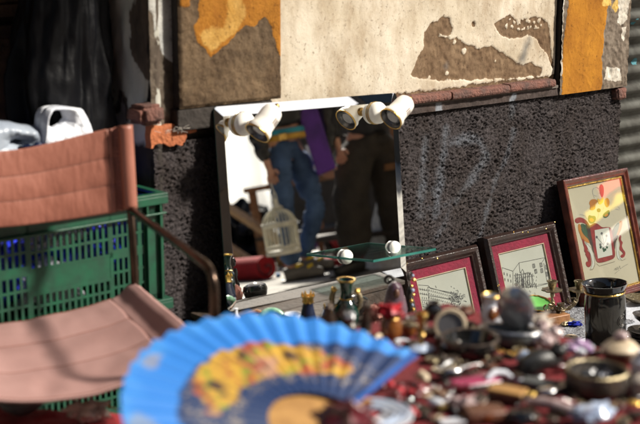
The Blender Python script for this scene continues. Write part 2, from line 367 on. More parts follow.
wall_grid('roughcast_plinth', S_J+.003, S_E, -.02, .747, 0, .0027, m_rough, BLD, {'spray': spray}, d_rc)
def d_bd(P, A_): return np.array([fbm(Vector((p[0]*35, 8.1, p[1]*35)), 4) for p in P])*.0025
bs = [pw(439, 96, .012), pw(438, 112, .012)], [pw(516, 86, .012), pw(511, 103, .012)]
wall_grid('render_band', .2, S_E, .741, Z_L0+.004, .014, .004, m_band, BLD, {'spray': lambda P: np.maximum(.012-seg_dist(P, *bs[0]), .010-seg_dist(P, *bs[1]))}, d_bd)
# bodies behind the plaster skins and the storeys above
b = MB(); wbox(b, S_J+.002, S_E-.002, -.42, -.010, -.02, ZT+.02); wbox(b, S_PL+.002, S_PR-.002, -.01, .024, .83, ZT+.02); wbox(b, S_O+.002, S_E-.003, -.01, .012, .745, ZT+.02)
wbox(b, .2, S_E-.003, -.01, .0105, .744, Z_L0+.002)
b.build('masonry', 'grime', BLD, smooth=False)
b = MB(); wbox(b, S_J, S_E, -.42, -.002, ZT-.001, 4.4); wbox(b, -2.2, S_J-.002, -.42, .0, 2.35, 4.4); wbox(b, -7, -1.3, -.42, .0, 0, 2.35); wbox(b, S_E+.002, 4.9, -.42, .0, 2.7, 4.4); wbox(b, 4.9, 14, -.42, 0, -.0, 4.4); wbox(b, -7, -2.2, -.42, 0, 2.35, 4.4)
mu_ = attrmat('upper_plaster', ((.42, .35, .25), (.60, .54, .44), 5., .28, .62), [], bump=.3, bscale=110)
mo_ = attrmat('upper_ochre', ((.32, .13, .014), (.48, .21, .026), 9., .3, .7), [], bump=.5, bscale=80)
b.build('upper_wall', mu_, BLD, smooth=False)
for a0_, a1_, n_ in ((S_PL, S_PR, .033), (S_O, S_E, .020)):
    b = MB(); wbox(b, a0_, a1_, -.001, n_, ZT-.001, 4.39); b.build('upper_pilaster', mo_, BLD, smooth=False)
b = MB(); wbox(b, -7, 14, -.5, .25, 4.4, 4.55); b.build('cornice', 'dark_wall', BLD, smooth=False, bevel=.02)
mat('shade_awning_canvas', (.10, .03, .025), .8, bump=.3)
b = MB(); b.add([W(-1.7, -.0, 2.02), W(.44, -.0, 2.02), W(.44, .78, 1.93), W(-1.7, .78, 1.93), W(-1.7, .78, 1.80), W(.44, .78, 1.80)], [(0, 1, 2, 3), (3, 2, 5, 4)]); aw = b.build('added_shade_awning', 'shade_awning_canvas', BLD, smooth=False, solid=.006)  # unseen awning, added to keep the sun off the doorway and sack
for s_ in (-1.6, .38): MB().tube([W(s_, .0, 1.75), W(s_, .76, 1.92)], .012, 8).build('shade_awning_arm', 'grime', aw)
# --- brick ledge, one moulded brick after another
mat('mortar', (.12, .1, .085), .95, bump=.5)
for i, (x0, x1, dz, dn) in enumerate([(282, 345, .0, 0), (345, 402, .002, .003), (402, 452, .001, 0), (452, 510, .0, .002), (510, 556, .003, 0)]):
    s0 = pw(x0, 95, .03)[0]; s1 = pw(x1, 90, .03)[0]
    mb = MB(); pr = [(-.03, 0), (.022, 0), (.029, .003), (.032, .009), (.030, .020), (.026, .024), (-.03, .026)]
    nseg = 14; vs = []; fs = []
    for k in range(nseg+1):
        s = s0+.0025+(s1-s0-.004)*k/nseg
        for a, c in pr:
            j = .0008*noise.noise(Vector((s*60, a*200, c*200+i))); chip = .006*max(0, noise.noise(Vector((s*45, i*9.7, c*60)))-.35)
            vs.append(W(s, a+dn+j-(chip if a > .02 else 0), Z_L0+c+dz*.5+j))
    m_ = len(pr)
    for k in range(nseg):
        for j in range(m_): fs.append((k*m_+j, k*m_+(j+1) % m_, (k+1)*m_+(j+1) % m_, (k+1)*m_+j))
    fs += [tuple(range(m_)), tuple(nseg*m_+j for j in range(m_))]
    mb.add(vs, fs).build('ledge_brick', 'brick_red', BLD, bevel=.001)
b = MB(); wbox(b, .2, S_G+.01, -.01, .019, Z_L0-.003, Z_L0+.005); b.build('mortar_bed', 'mortar', BLD, smooth=False)
b = MB(); wbox(b, S_PL-.005, .2, -.01, .028, .775, .826); b.build('ledge_stump', 'grime', BLD, smooth=False, bevel=.004)
# broken bricks left of the mirror
def rough_block(name, m, s0, s1, n0, n1, z0, z1, sd, rd=.008):
    mb = MB(); wbox(mb, s0, s1, n0, n1, z0, z1)
    o = mb.build(name, m, BLD, smooth=True, angle=180)
    bm = bmesh.new(); bm.from_mesh(o.data); bmesh.ops.bevel(bm, geom=bm.edges[:], offset=rd, segments=3, affect='EDGES'); bmesh.ops.subdivide_edges(bm, edges=bm.edges[:], cuts=3, use_grid_fill=True)
    for v in bm.verts: v.co += Vector((fbm(v.co*38+Vector((sd, 0, 0)), 3), fbm(v.co*38+Vector((0, sd, 0)), 3), fbm(v.co*38, 3)))*.0035
    bm.to_mesh(o.data); bm.free(); return o
s0, z1 = pw(141, 107, .04); s1, z0 = pw(163, 124, .04)
rough_block('broken_brick', 'brick_red', s0, s1+.006, -.03, .045, z0, z1, 3, .01)
s0, z1 = pw(152, 127, .012); s1 = pw(194, 125, .012)[0]
pp_ = wall_poly([(151,125),(160,126),(172,124),(184,125),(195,124),(196,131),(190,134),(187,133),(185,140),(181,146),(176,144),(170,147),(163,143),(156,144),(151,149),(150,136)], .012)
pq_ = []
for (x0_, y0_), (x1_, y1_) in zip(pp_, pp_[1:]+pp_[:1]):
    for k in range(4): t_ = k/4; j_ = .0025*noise.noise(Vector((x0_*90+k, y0_*90, 1))); pq_.append((x0_+(x1_-x0_)*t_+j_, y0_+(y1_-y0_)*t_-j_))
MB().add([W(a_, .014+.001*noise.noise(Vector((a_*50, c_*50, 0))), c_) for a_, c_ in pq_]+[W(a_, -.01, c_) for a_, c_ in pq_], [tuple(range(len(pq_)))]+[(i, (i+1) % len(pq_), len(pq_)+(i+1) % len(pq_), len(pq_)+i) for i in range(len(pq_))]).build('terracotta_patch', 'terracotta', BLD, smooth=False)
b = MB()
for k in range(26):                                     # dusty straw and cobweb on the ledge
    p = W(pw(178, 122, .03)[0]+rnd.gauss(0, .02), .028+rnd.random()*.01, .777+rnd.random()*.008)
    b.tube([p, p+Vector((rnd.uniform(-.02, .02), rnd.uniform(-.005, .005), rnd.uniform(-.006, .008)))], .0005, 4)
mat('dust_white', (.5, .46, .4), .9); b.build('cobweb', 'dust_white', BLD)
# --- end corner brick and jamb of the doorway
s1, zc = pw(618, 84, .02); rough_block('corner_brick', 'brick_red', S_E-.05, S_E+.002, -.01, .022, .70, .738, 9, .004)
def jamb_fn(a, v):
    # rounded corner turning from the wall face back into the doorway
    z = -.02+v*(ZT+.9+.02)
    if a < .25: t = a/.25*math.pi/2; s, n = S_J+.03-.03*math.sin(t), -.03+.03*math.cos(t)
    else: s, n = S_J, -.03-(a-.25)/.75*.40
    q = fbm(Vector((s*30+n*30, n*22, z*16)), 5)
    return W(s+q*.006-.004, n+.002, z)
jm = MB(); jm.grid(jamb_fn, 80, 300)
JP = bpy.data.materials.new('tmp')
m_jamb = bpy.data.materials.new('peeling_jamb'); m_jamb.use_nodes = True; t = m_jamb.node_tree; bb = t.nodes['Principled BSDF']; bb.inputs['Roughness'].default_value = .95
tc = t.nodes.new('ShaderNodeTexCoord'); mp = t.nodes.new('ShaderNodeMapping'); mp.inputs['Scale'].default_value = (1, 1, .45)
n1 = t.nodes.new('ShaderNodeTexNoise'); n1.inputs['Scale'].default_value = 9; n1.inputs['Detail'].default_value = 9; n1.inputs['Roughness'].default_value = .6
r1 = t.nodes.new('ShaderNodeValToRGB'); e = r1.color_ramp.elements; e[0].position = .455; e[0].color = (.10, .075, .055, 1); e[1].position = .475; e[1].color = (.46, .45, .39, 1)
q = e.new(.30); q.color = (.04, .03, .022, 1); q = e.new(.68); q.color = (.55, .54, .48, 1)
t.links.new(tc.outputs['Object'], mp.inputs[0]); t.links.new(mp.outputs[0], n1.inputs['Vector']); t.links.new(n1.outputs['Fac'], r1.inputs[0])
sx_ = t.nodes.new('ShaderNodeSeparateXYZ'); t.links.new(tc.outputs['Object'], sx_.inputs[0]); mq = t.nodes.new('ShaderNodeMath'); mq.operation = 'MULTIPLY_ADD'; mq.inputs[1].default_value = .10; t.links.new(n1.outputs['Fac'], mq.inputs[0]); t.links.new(sx_.outputs['Z'], mq.inputs[2])
mr_ = t.nodes.new('ShaderNodeMapRange'); mr_.inputs['From Min'].default_value = .795; mr_.inputs['From Max'].default_value = .81; t.links.new(mq.outputs[0], mr_.inputs['Value'])
mj = t.nodes.new('ShaderNodeMix'); mj.data_type = 'RGBA'; mj.inputs['A'].default_value = (.035, .028, .024, 1); t.links.new(mr_.outputs[0], mj.inputs['Factor']); t.links.new(r1.outputs[0], mj.inputs['B']); t.links.new(mj.outputs['Result'], bb.inputs['Base Color'])
bp = t.nodes.new('ShaderNodeBump'); bp.inputs['Strength'].default_value = .8; bp.inputs['Distance'].default_value = .006; t.links.new(n1.outputs['Fac'], bp.inputs['Height']); t.links.new(bp.outputs[0], bb.inputs['Normal'])
bpy.data.materials.remove(JP)
jm.build('doorway_jamb', m_jamb, BLD, weld=False, angle=180)
# --- old door in the recess
mat('old_wood', (.15, .085, .045), .7, col2=(.06, .034, .02), nscale=9, bump=.6, bscale=40)
mat('old_wood_light', (.26, .15, .08), .75, col2=(.10, .055, .03), nscale=14, bump=.6, bscale=50)
b = MB(); wbox(b, -1.3, S_J-.01, -.47, -.44, 0, 2.35); dr = b.build('door', 'old_wood', BLD, smooth=False)
for sc in (-.28, -.74):
    for (z0, z1) in ((.1, .62), (.74, .98), (1.06, 1.38), (1.46, 2.2)):
        b = MB(); wbox(b, sc-.17, sc+.17, -.442, -.425, z0, z1); pn = b.build('door_panel', 'old_wood_light', dr, smooth=False, bevel=.006)
        b = MB()
        for (a0, a1, c0, c1) in ((sc-.20, sc+.20, z1, z1+.03), (sc-.20, sc+.20, z0-.03, z0), (sc-.20, sc-.17, z0, z1), (sc+.17, sc+.20, z0, z1)): wbox(b, a0, a1, -.441, -.412, c0, c1)
        b.build('panel_moulding', 'old_wood', dr, smooth=False, bevel=.004)
b = MB(); wbox(b, -1.42, -1.3, -.44, -.001, 0, 2.35); b.build('door_reveal', 'dark_wall', BLD, smooth=False)
b = MB(); wbox(b, -1.3, S_J, -.44, .03, 0, .07); b.build('door_step', 'mortar', BLD, smooth=False, bevel=.008)
# --- rolling shutter right of the wall
mat('shutter_metal', (.20, .20, .175), .6, metal=.3, col2=(.11, .105, .09), nscale=12, bump=.15, bscale=30)
mat('cyan_paint', (.03, .16, .19), .95, col2=(.1, .25, .3))
sh = MB(); per = .062; prof = []
for k in range(int(2.7/per*8)):
    z = k*per/8; ph = (k % 8)/8
    prof.append((z, -.13+.011*(math.sin(ph*2*math.pi)*.6+(.55 if .1 < ph < .55 else -.45))))
vs = []; fs = []
for i, s in enumerate((S_E-.05, 4.88)):
    for z, n in prof: vs.append(W(s, n, z))
k = len(prof)
for i in range(k-1): fs.append((i, i+1, k+i+1, k+i))
sh.add(vs, fs); shut = sh.build('roller_shutter', 'shutter_metal', BLD, solid=.002, angle=80)
for (x, y, r_) in ((638, 22, .014), (640, 62, .016)):
    s, z = pw(x, y, -.115)
    q = [(math.cos(a)*r_*(1+.5*noise.noise(Vector((a*2, x, y)))), math.sin(a)*r_*.8*(1+.5*noise.noise(Vector((a*2, y, x))))) for a in [2*math.pi*i/24 for i in range(24)]]
    mb = MB()
    mb.grid(lambda u_, v_: (lambda e, f_: W(s+e, np.interp(z+f_, [p[0] for p in prof], [p[1] for p in prof])+.0016, z+f_))(q[int(round(u_*24)) % 24][0]*v_, q[int(round(u_*24)) % 24][1]*v_), 24, 6)
    mb.build('paint_splash', 'cyan_paint', shut, smooth=True, angle=180)

# ================================================================== OPPOSITE SIDE OF THE STREET (seen in the mirror)
mat('far_plaster', (.16, .12, .09), .9, nscale=2, bump=.3); mat('window_dark', (.02, .025, .03), .15); mat('frame_dark', (.08, .06, .045), .6)
def far_house(s0, s1, n, h, lab, m):
    o = T('street_house', lab, 'building', W((s0+s1)/2, n, 0), A)
    w_ = s1-s0; b = MB(); b.box((0, -2.5+0, h/2), (w_, 5, h)); b.build('wall', m, o, smooth=False)
    b = MB(); b.box((0, -2.5, h+.1), (w_+.4, 5.4, .2)); b.build('roof', 'frame_dark', o, smooth=False)
    for zz in (1.3, 4.4):
        k = int(w_/2.4)
        for i in range(k):
            x = -w_/2+1.2+i*(w_-2.4)/max(1, k-1)
            b = MB(); b.box((x, .03, zz+.6), (1.1, .1, 1.9)); f = b.build('window', 'frame_dark', o, smooth=False)
            b = MB(); b.box((x, .07, zz+.6), (.9, .04, 1.7)); b.build('pane', 'window_dark', f, smooth=False)
    return o
far_house(1.2, 4.4, 9.6, 5.5, 'plain ochre house across the street reflected in the mirror', 'far_plaster')
far_house(9.6, 26, 9.6, 4.4, 'brown house far down the street reflected in the mirror', 'dark_wall')
far_house(-16, .9, 9.6, 7.5, 'grey brown house across the street behind the camera', 'dark_wall')

# ================================================================== MATERIALS FOR THINGS
mat('white_paint', (.8, .79, .74), .28, col2=(.72, .70, .64), nscale=14, spec=.6)
mat('brass', (.62, .42, .14), .28, 1., col2=(.30, .18, .06), nscale=40, bump=.25, bscale=120)
mat('gold', (.80, .55, .16), .28, 1., col2=(.5, .3, .08), nscale=60, bump=.2, bscale=160)
mat('old_brass', (.38, .32, .2), .4, 1., col2=(.16, .13, .09), nscale=50, bump=.4, bscale=150)
mat('pewter', (.42, .42, .42), .38, 1., col2=(.22, .22, .23), nscale=35, bump=.3, bscale=120)
mat('silver', (.75, .75, .76), .25, 1., col2=(.5, .5, .52), nscale=30)
mat('dark_bronze', (.085, .06, .045), .35, .6, col2=(.03, .022, .018), nscale=45, bump=.4, bscale=140)
mat('black_gloss', (.006, .006, .006), .10, col2=(.012, .012, .012), coat=.5)
mat('black_rubber', (.012, .012, .012), .45, bump=.2)
mat('iron', (.035, .032, .03), .45, .7, bump=.3)
mat('mirror_silver', (.93, .94, .93), .0, 1., col2=(.92, .93, .92))
mat('mirror_back', (.05, .035, .025), .8)
mat('teal_edge', (.07, .28, .24), .15, col2=(.03, .18, .15), spec=.8, trans=.4)
mat('cloth_white', (.50, .52, .56), .9, col2=(.36, .38, .43), nscale=220, bump=.3, bscale=300, contrast=(.3, .7))
mat('cloth_grey', (.24, .25, .27), .95, col2=(.08, .08, .09), nscale=160, bump=.4, bscale=200, contrast=(.42, .58))
mat('cloth_red', (.17, .010, .014), .85, col2=(.09, .007, .010), nscale=12, bump=.5, bscale=60)
mat('crate_green', (.008, .078, .038), .42, col2=(.012, .05, .03), nscale=26, bump=.12, bscale=40)
mat('crate_green_dark', (.010, .06, .035), .5, col2=(.008, .06, .03), nscale=8)
mat('blue_plastic', (.02, .04, .62), .35, col2=(.01, .02, .4), nscale=10, bump=.5, bscale=25)
mat('white_plastic', (.74, .76, .80), .42, col2=(.58, .61, .68), nscale=20, bump=.9, bscale=38)
mat('clear_plastic', (.42, .47, .54), .35, col2=(.33, .38, .46), nscale=10, bump=.3, bscale=22, alpha=.7)
mat('black_plastic', (.0022, .0025, .004), .5, col2=(.002, .002, .003), nscale=9, bump=.5, bscale=14, spec=.22)
mat('blue_black', (.005, .011, .038), .4, col2=(.004, .008, .03), nscale=9, bump=.5, bscale=20)
mat('canvas_back', (.33, .130, .090), .45, col2=(.24, .085, .055), nscale=9, bump=.06, bscale=160, contrast=(.3, .7), detail=10)
mat('canvas_seat', (.34, .200, .180), .7, col2=(.28, .155, .138), nscale=8, bump=.06, bscale=180, contrast=(.3, .7), detail=10)
mat('thread', (.20, .08, .055), .9)
mat('chair_tube', (.10, .065, .045), .26, .85, col2=(.04, .025, .018), nscale=20)
mat('frame_dark_wood', (.026, .012, .009), .35, col2=(.018, .010, .008), nscale=30, bump=.25, bscale=90, coat=.2)
mat('frame_red_wood', (.13, .032, .018), .25, col2=(.06, .014, .01), nscale=22, bump=.15, coat=.5)
mat('gilt_wood', (.40, .24, .10), .45, .4, col2=(.12, .06, .03), nscale=60, bump=.6, bscale=110)
mat('crimson_mat', (.29, .012, .048), .8, col2=(.20, .009, .034), nscale=40, bump=.4, bscale=130)
mat('paper', (.46, .47, .42), .85, col2=(.41, .42, .37), nscale=6)
mat('paper_cream', (.44, .41, .31), .85, col2=(.39, .36, .27), nscale=5)
mat('ink', (.035, .035, .035), .8, col2=(.12, .12, .12), nscale=90); mat('ink_grey', (.30, .30, .29), .85, col2=(.45, .45, .43), nscale=120)
mat('ink_red', (.24, .022, .018), .8, col2=(.15, .014, .012), nscale=60); mat('ink_green', (.02, .07, .03), .8); mat('ink_orange', (.38, .15, .02), .8); mat('ink_yellow', (.62, .40, .05), .8); mat('ink_pink', (.55, .25, .2), .8)
mat('wood_light', (.38, .21, .07), .42, col2=(.27, .14, .045), nscale=30, bump=.1)
mat('wood_mid', (.28, .13, .05), .5, col2=(.16, .07, .03), nscale=24, bump=.3)
mat('wood_board', (.050, .033, .022), .7, col2=(.025, .017, .012), nscale=14, bump=.5)
mat('green_glass', (.006, .040, .028), .09, col2=(.003, .02, .016), coat=.6, trans=.25)
mat('jade', (.30, .50, .36), .25, col2=(.04, .17, .09), nscale=24, contrast=(.42, .6))
mat('porcelain', (.62, .64, .68), .2, col2=(.46, .49, .56), nscale=20, coat=.5)
mat('porcelain_blue', (.42, .50, .64), .2, col2=(.2, .26, .38), nscale=30, coat=.5)
mat('ivory', (.60, .50, .36), .45, col2=(.42, .33, .22), nscale=30, bump=.2)
mat('pearl', (.50, .40, .39), .35, col2=(.22, .14, .14), nscale=60, coat=.5)
mat('beige_stone', (.48, .42, .36), .7, col2=(.3, .26, .22), nscale=40, bump=.3)
mat('plum', (.06, .025, .04), .35, col2=(.11, .07, .09), nscale=22, coat=.3)
mat('lilac', (.45, .33, .5), .3, col2=(.2, .1, .22), nscale=70, coat=.3)
mat('amber', (.17, .06, .014), .2, col2=(.14, .045, .01), nscale=20, coat=.5)
mat('scarlet', (.36, .012, .025), .5, col2=(.4, .01, .02), nscale=20)
mat('magenta', (.34, .02, .10), .4, col2=(.22, .01, .06), nscale=16, bump=.2)
mat('leather_brown', (.14, .055, .03), .5, col2=(.07, .028, .016), nscale=30, bump=.3)
mat('bowl_grey', (.075, .065, .055), .35, .4, col2=(.035, .03, .028), nscale=24, bump=.4)
mat('slate', (.10, .11, .11), .5, col2=(.06, .065, .065), nscale=30)
mat('glass_grey', (.34, .34, .36), .12, .5, col2=(.26, .26, .28), nscale=10)
mat('light_green', (.10, .33, .07), .5, col2=(.12, .42, .08)); mat('cobalt', (.008, .02, .32), .4)
mat('cloth_red_bright', (.32, .018, .022), .85, col2=(.2, .012, .016), nscale=12, bump=.4, bscale=60)
mat('wine', (.12, .012, .018), .3, col2=(.05, .006, .01), nscale=30, coat=.3)
def glassmat(name, tint, refl, rough=.0):
    m = bpy.data.materials.new(name); m.use_nodes = True; t = m.node_tree; t.nodes.clear()
    out = t.nodes.new('ShaderNodeOutputMaterial'); mx = t.nodes.new('ShaderNodeMixShader'); tr = t.nodes.new('ShaderNodeBsdfTransparent'); gl = t.nodes.new('ShaderNodeBsdfGlossy')
    ge = t.nodes.new('ShaderNodeNewGeometry'); dp = t.nodes.new('ShaderNodeVectorMath'); dp.operation = 'DOT_PRODUCT'
    t.links.new(ge.outputs['Incoming'], dp.inputs[0]); t.links.new(ge.outputs['Normal'], dp.inputs[1])
    ab = t.nodes.new('ShaderNodeMath'); ab.operation = 'ABSOLUTE'; t.links.new(dp.outputs['Value'], ab.inputs[0])
    iv = t.nodes.new('ShaderNodeMath'); iv.operation = 'SUBTRACT'; iv.inputs[0].default_value = 1; t.links.new(ab.outputs[0], iv.inputs[1])
    pwr = t.nodes.new('ShaderNodeMath'); pwr.operation = 'POWER'; pwr.inputs[1].default_value = 5; t.links.new(iv.outputs[0], pwr.inputs[0])
    lw = t.nodes.new('ShaderNodeMath'); lw.operation = 'MULTIPLY_ADD'; lw.inputs[1].default_value = 1-refl; lw.inputs[2].default_value = refl; t.links.new(pwr.outputs[0], lw.inputs[0])
    tc = t.nodes.new('ShaderNodeTexCoord'); n = t.nodes.new('ShaderNodeTexNoise'); n.inputs['Scale'].default_value = 4; t.links.new(tc.outputs['Object'], n.inputs['Vector'])
    ma = t.nodes.new('ShaderNodeMath'); ma.operation = 'MULTIPLY_ADD'; ma.inputs[1].default_value = .01; ma.inputs[2].default_value = rough; t.links.new(n.outputs['Fac'], ma.inputs[0]); t.links.new(ma.outputs[0], gl.inputs['Roughness'])
    tr.inputs[0].default_value = (*tint, 1); gl.inputs[0].default_value = (1, 1, 1, 1)
    t.links.new(lw.outputs[0], mx.inputs[0]); t.links.new(tr.outputs[0], mx.inputs[1]); t.links.new(gl.outputs[0], mx.inputs[2]); t.links.new(mx.outputs[0], out.inputs[0]); MATS[name] = m
glassmat('picture_glass', (.97, .98, .97), .26); glassmat('shelf_glass', (.86, .96, .93), .24)

# ================================================================== MIRROR
MW, MH = .612, .500
mir = T('mirror', 'large frameless mirror on the dark wall, two people reflected in it', 'mirror', BASE)
MIRM = basis(BASE, UU, -MN, MV) @ Matrix.Rotation(R(1.5), 4, 'Y')
mir.matrix_world = MIRM             # local x right, y into the wall, z up the mirror
bv = .024; bt = .0042; rc = .012
def rrect(x0, x1, z0, z1, r, k=5):
    out = []
    for cx, cz, a0 in ((x1-r, z1-r, 0), (x0+r, z1-r, 90), (x0+r, z0+r, 180), (x1-r, z0+r, 270)):
        for i in range(k+1): a = R(a0+90*i/k); out.append((cx+r*math.cos(a), cz+r*math.sin(a)))
    return out
o_ = rrect(0, MW, 0, MH, rc); i_ = rrect(bv, MW-bv, bv, MH-bv, .002); k = len(o_)
MB().add([(x, 0, z) for x, z in i_], [tuple(range(k))[::-1]]).build('mirror_glass', 'mirror_silver', mir, smooth=False)
b = MB(); b.add([(x, 0, z) for x, z in i_]+[(x, bt, z) for x, z in o_], [(j, (j+1) % k, k+(j+1) % k, k+j) for j in range(k)]); b.build('bevelled_rim', 'mirror_silver', mir, angle=15)
b = MB(); b.add([(x, bt, z) for x, z in o_]+[(x, .006, z) for x, z in o_], [(j, (j+1) % k, k+(j+1) % k, k+j) for j in range(k)]+[tuple(range(k, 2*k))]); b.build('glass_edge', 'teal_edge', mir, smooth=False)
b = MB(); b.box((MW/2, .011, MH/2), (MW-.03, .008, MH-.03)); b.build('backboard', 'mirror_back', mir, smooth=False)
IM = MIRM.inverted()
def on_mirror(x, y): return IM @ hit(x, y, BASE, MN)
def lamp(px, py, axis, lab):
    q = on_mirror(px, py)
    sp = T('spot_lamp', lab, 'lamp', BASE); sp.matrix_world = MIRM @ TR((q.x, 0, q.z)); 
    RXm = Matrix.Rotation(R(90), 4, 'X')                # lathe z -> local -y (out of the mirror)
    MB().lathe([(.0, 0), (.027, 0), (.029, .004), (.029, .016), (.024, .024), (.012, .028), (0, .029)], 32, RXm).build('mount', 'white_paint', sp)
    MB().lathe([(.0295, .002), (.0305, .004), (.0295, .006)], 32, RXm, cap=False).build('trim_ring', 'gold', sp)
    MB().tube([(0, -.026, 0), (0, -.04, .002), (.003, -.056, .004)], .007, 12).build('stem', 'brass', sp)
    MB().ball((.004, -.058, .004), .012).build('swivel', 'brass', sp)
    ax = Vector(axis).normalized(); c = Vector((.006, -.088, .006))
    zz = -ax; xx = zz.orthogonal().normalized(); yy = zz.cross(xx)
    Mx = basis(c, xx, yy, zz)
    h = MB().lathe([(.031, -.040), (.0325, -.036), (.0325, -.026), (.0275, -.018), (.0265, .0), (.0262, .022), (.0235, .033), (.017, .040), (.0, .043)], 40, Mx, cap=False).build('lamp_head', 'white_paint', sp, angle=50)
    MB().lathe([(.0308, -.0403), (.0330, -.0408), (.0336, -.0385), (.0330, -.0365), (.0322, -.037)], 40, Mx, cap=False).build('rim_ring', 'gold', h)
    MB().lathe([(.0305, -.040), (.029, -.030), (.020, -.014), (.008, -.006), (0, -.004)], 36, Mx, cap=False).build('reflector', 'pewter', h)
    MB().lathe([(.0, -.034), (.016, -.033), (.022, -.027), (.02, -.018), (.010, -.008), (0, -.006)], 28, Mx, cap=False).build('bulb', 'glass_grey', h)
    MB().lathe([(.006, .04), (.007, .048), (.004, .053), (0, .055)], 16, Mx, cap=False).build('finial', 'brass', h)
    for i in range(3):                                  # cooling slots
        vd = (-UU*.2+NN*.8); 
        s_ = MB(); a0 = math.atan2((-1)*yy.y, -xx.y) 
        for j in range(1): 
            aa = math.atan2(Vector((0, -1, 0)).dot(yy), Vector((0, -1, 0)).dot(xx))+.35
            ca = aa+(i-1)*.22; pts = [Mx @ Vector((.0272*math.cos(ca), .0272*math.sin(ca), -.004)), Mx @ Vector((.0267*math.cos(ca), .0267*math.sin(ca), .012))]
            s_.tube(pts, .0012, 6)
        s_.build('slot', 'leather_brown', h)
    return sp
lamp(242, 124, (-.060, .004, -.058), 'white spotlight with gold rim at the upper left of the mirror')
lamp(375, 113, (-.058, .000, -.038), 'white spotlight with gold rim at the upper right corner of the mirror')
# shelf
q0 = on_mirror(339, 259); q1 = on_mirror(400, 245)
sh_ = T('glass_shelf', 'thin clear glass shelf with green edges fixed to the mirror', 'shelf', BASE); sh_.matrix_world = MIRM @ TR((q0.x, 0, q0.z)); SW = q1.x-q0.x+.004
b = MB(); b.box((SW/2, -.066, .003), (SW-.001, .128, .0055)); b.build('shelf_pane', 'shelf_glass', sh_, smooth=False)
b = MB(); b.box((SW/2, -.1312, .003), (SW, .0018, .006)); b.build('front_edge', 'teal_edge', sh_, smooth=False)
for x in (0, SW):
    b = MB(); b.box((x, -.066, .003), (.0018, .128, .006)); b.build('side_edge', 'teal_edge', sh_, smooth=False)
for px, py in ((345, 257), (393, 247)):
    q = on_mirror(px, py); x = q.x-q0.x
    h = MB().ball((x, -.008, .003), .019, (1, .62, 1)).build('shelf_bracket', 'white_paint', sh_)
    MB().lathe([(.0185, 0), (.0195, .002), (.0185, .004)], 28, TR((x, -.001, .003)) @ RX(90), cap=False).build('bracket_ring', 'pewter', h)

# ================================================================== FRAMED PICTURES
def framed(name_lab, bl, zb, top_l, wid, lean, yaw=0.):
    """origin at the lower left corner of the picture; local x right, y up the face, z out of it"""
    P = pz(*bl, zb) if top_l is None else None; L = R(lean); c, s = math.cos(R(yaw)), math.sin(R(yaw))
    u = (UU*c+NN*s).normalized(); n = (NN*c-UU*s).normalized()
    v = ZZ*math.cos(L)-n*math.sin(L); nn = n*math.cos(L)+ZZ*math.sin(L)
    if P is None: P = hit(*bl, ORG+NN*zb, NN)-v*top_l-nn*.02
    o = T('picture_frame', name_lab, 'picture', P); o.matrix_world = basis(P, u, v, nn); return o, basis(P, u, v, nn)
def border(o, name, m, x0, y0, x1, y1, wd, z0, z1, slope=0., bevel=.0015, prof=None):
    """mitred frame, profile rises from z0 at outside to z1 at inside edge"""
    outer = [(x0, y0), (x1, y0), (x1, y1), (x0, y1)]; d = [(1, 1), (-1, 1), (-1, -1), (1, -1)]
    pr = prof or [(0, z0), (0, z1+slope), (wd, z1), (wd, z0)]
    vs = [(x+a*w_, y+b_*w_, z) for w_, z in pr for (x, y), (a, b_) in zip(outer, d)]; m_ = len(pr); fs = []
    for i in range(m_):
        for k in range(4): fs.append((i*4+k, i*4+(k+1) % 4, ((i+1) % m_)*4+(k+1) % 4, ((i+1) % m_)*4+k))
    return MB().add(vs, fs).build(name, m, o, smooth=False, bevel=bevel)
def sheet(o, name, m, x0, y0, x1, y1, z, th=.001, parent=None):
    b = MB(); b.box(((x0+x1)/2, (y0+y1)/2, z), (x1-x0, y1-y0, th)); return b.build(name, m, parent or o, smooth=False)
def strokes(mb, lines, wd, z, th=.0002):
    for ln in lines:
        w_ = wd
        for (ax, ay), (bx, by) in zip(ln[:-1], ln[1:]):
            dx, dy = bx-ax, by-ay; L = math.hypot(dx, dy)
            if L < 1e-7: continue
            nx, ny = -dy/L*w_/2, dx/L*w_/2
            mb.prism([(ax+nx, ay+ny), (ax-nx, ay-ny), (bx-nx, by-ny), (bx+nx, by+ny)], z-th, z)
def back_strut(o, w_, h_):
    b = MB(); b.box((w_/2, h_/2, -.012), (w_*.94, h_*.94, .006)); b.build('back_panel', 'mirror_back', o, smooth=False)
# --- coat of arms
F3, M3 = framed('tall picture of a red and green coat of arms in a mahogany frame', (583, 307), .09, None, 0, 16.5)
inv = M3.inverted()
def q3(x, y, z=0.): 
    p = inv @ hit(x, y, M3 @ Vector((0, 0, z)), M3.col[2].to_3d()); return p.x, p.y
_, H3 = q3(559, 181, .018); W3 = q3(628, 168, .018)[0]; W3 = max(.27, min(.40, W3)); 
border(F3, 'frame_moulding', 'frame_red_wood', 0, 0, W3, H3, .022, -.01, .012, .004, prof=[(0, -.012), (0, .016), (.006, .018), (.014, .012), (.020, .012), (.024, .006), (.024, -.012)])
border(F3, 'gilt_slip', 'gold', .0235, .0235, W3-.0235, H3-.0235, .005, -.004, .005, bevel=0)
PP3 = sheet(F3, 'print_paper', 'paper_cream', .026, .026, W3-.026, H3-.026, -.001)
back_strut(F3, W3, H3)
def fill(name, m, pts_px, z, sc=3.03, ox=540, oy=160, parent=None):
    if name not in ('shield_field',):
        for _ in range(2): pts_px = [(a[0]*w_+b_[0]*(1-w_), a[1]*w_+b_[1]*(1-w_)) for a, b_ in zip(pts_px, pts_px[1:]+pts_px[:1]) for w_ in (.75, .25)]
    poly = [q3(x/sc+ox, y/sc+oy) for x, y in pts_px]; MB().prism(poly, z-.0003, z).build(name, m, parent or PP3, smooth=False)
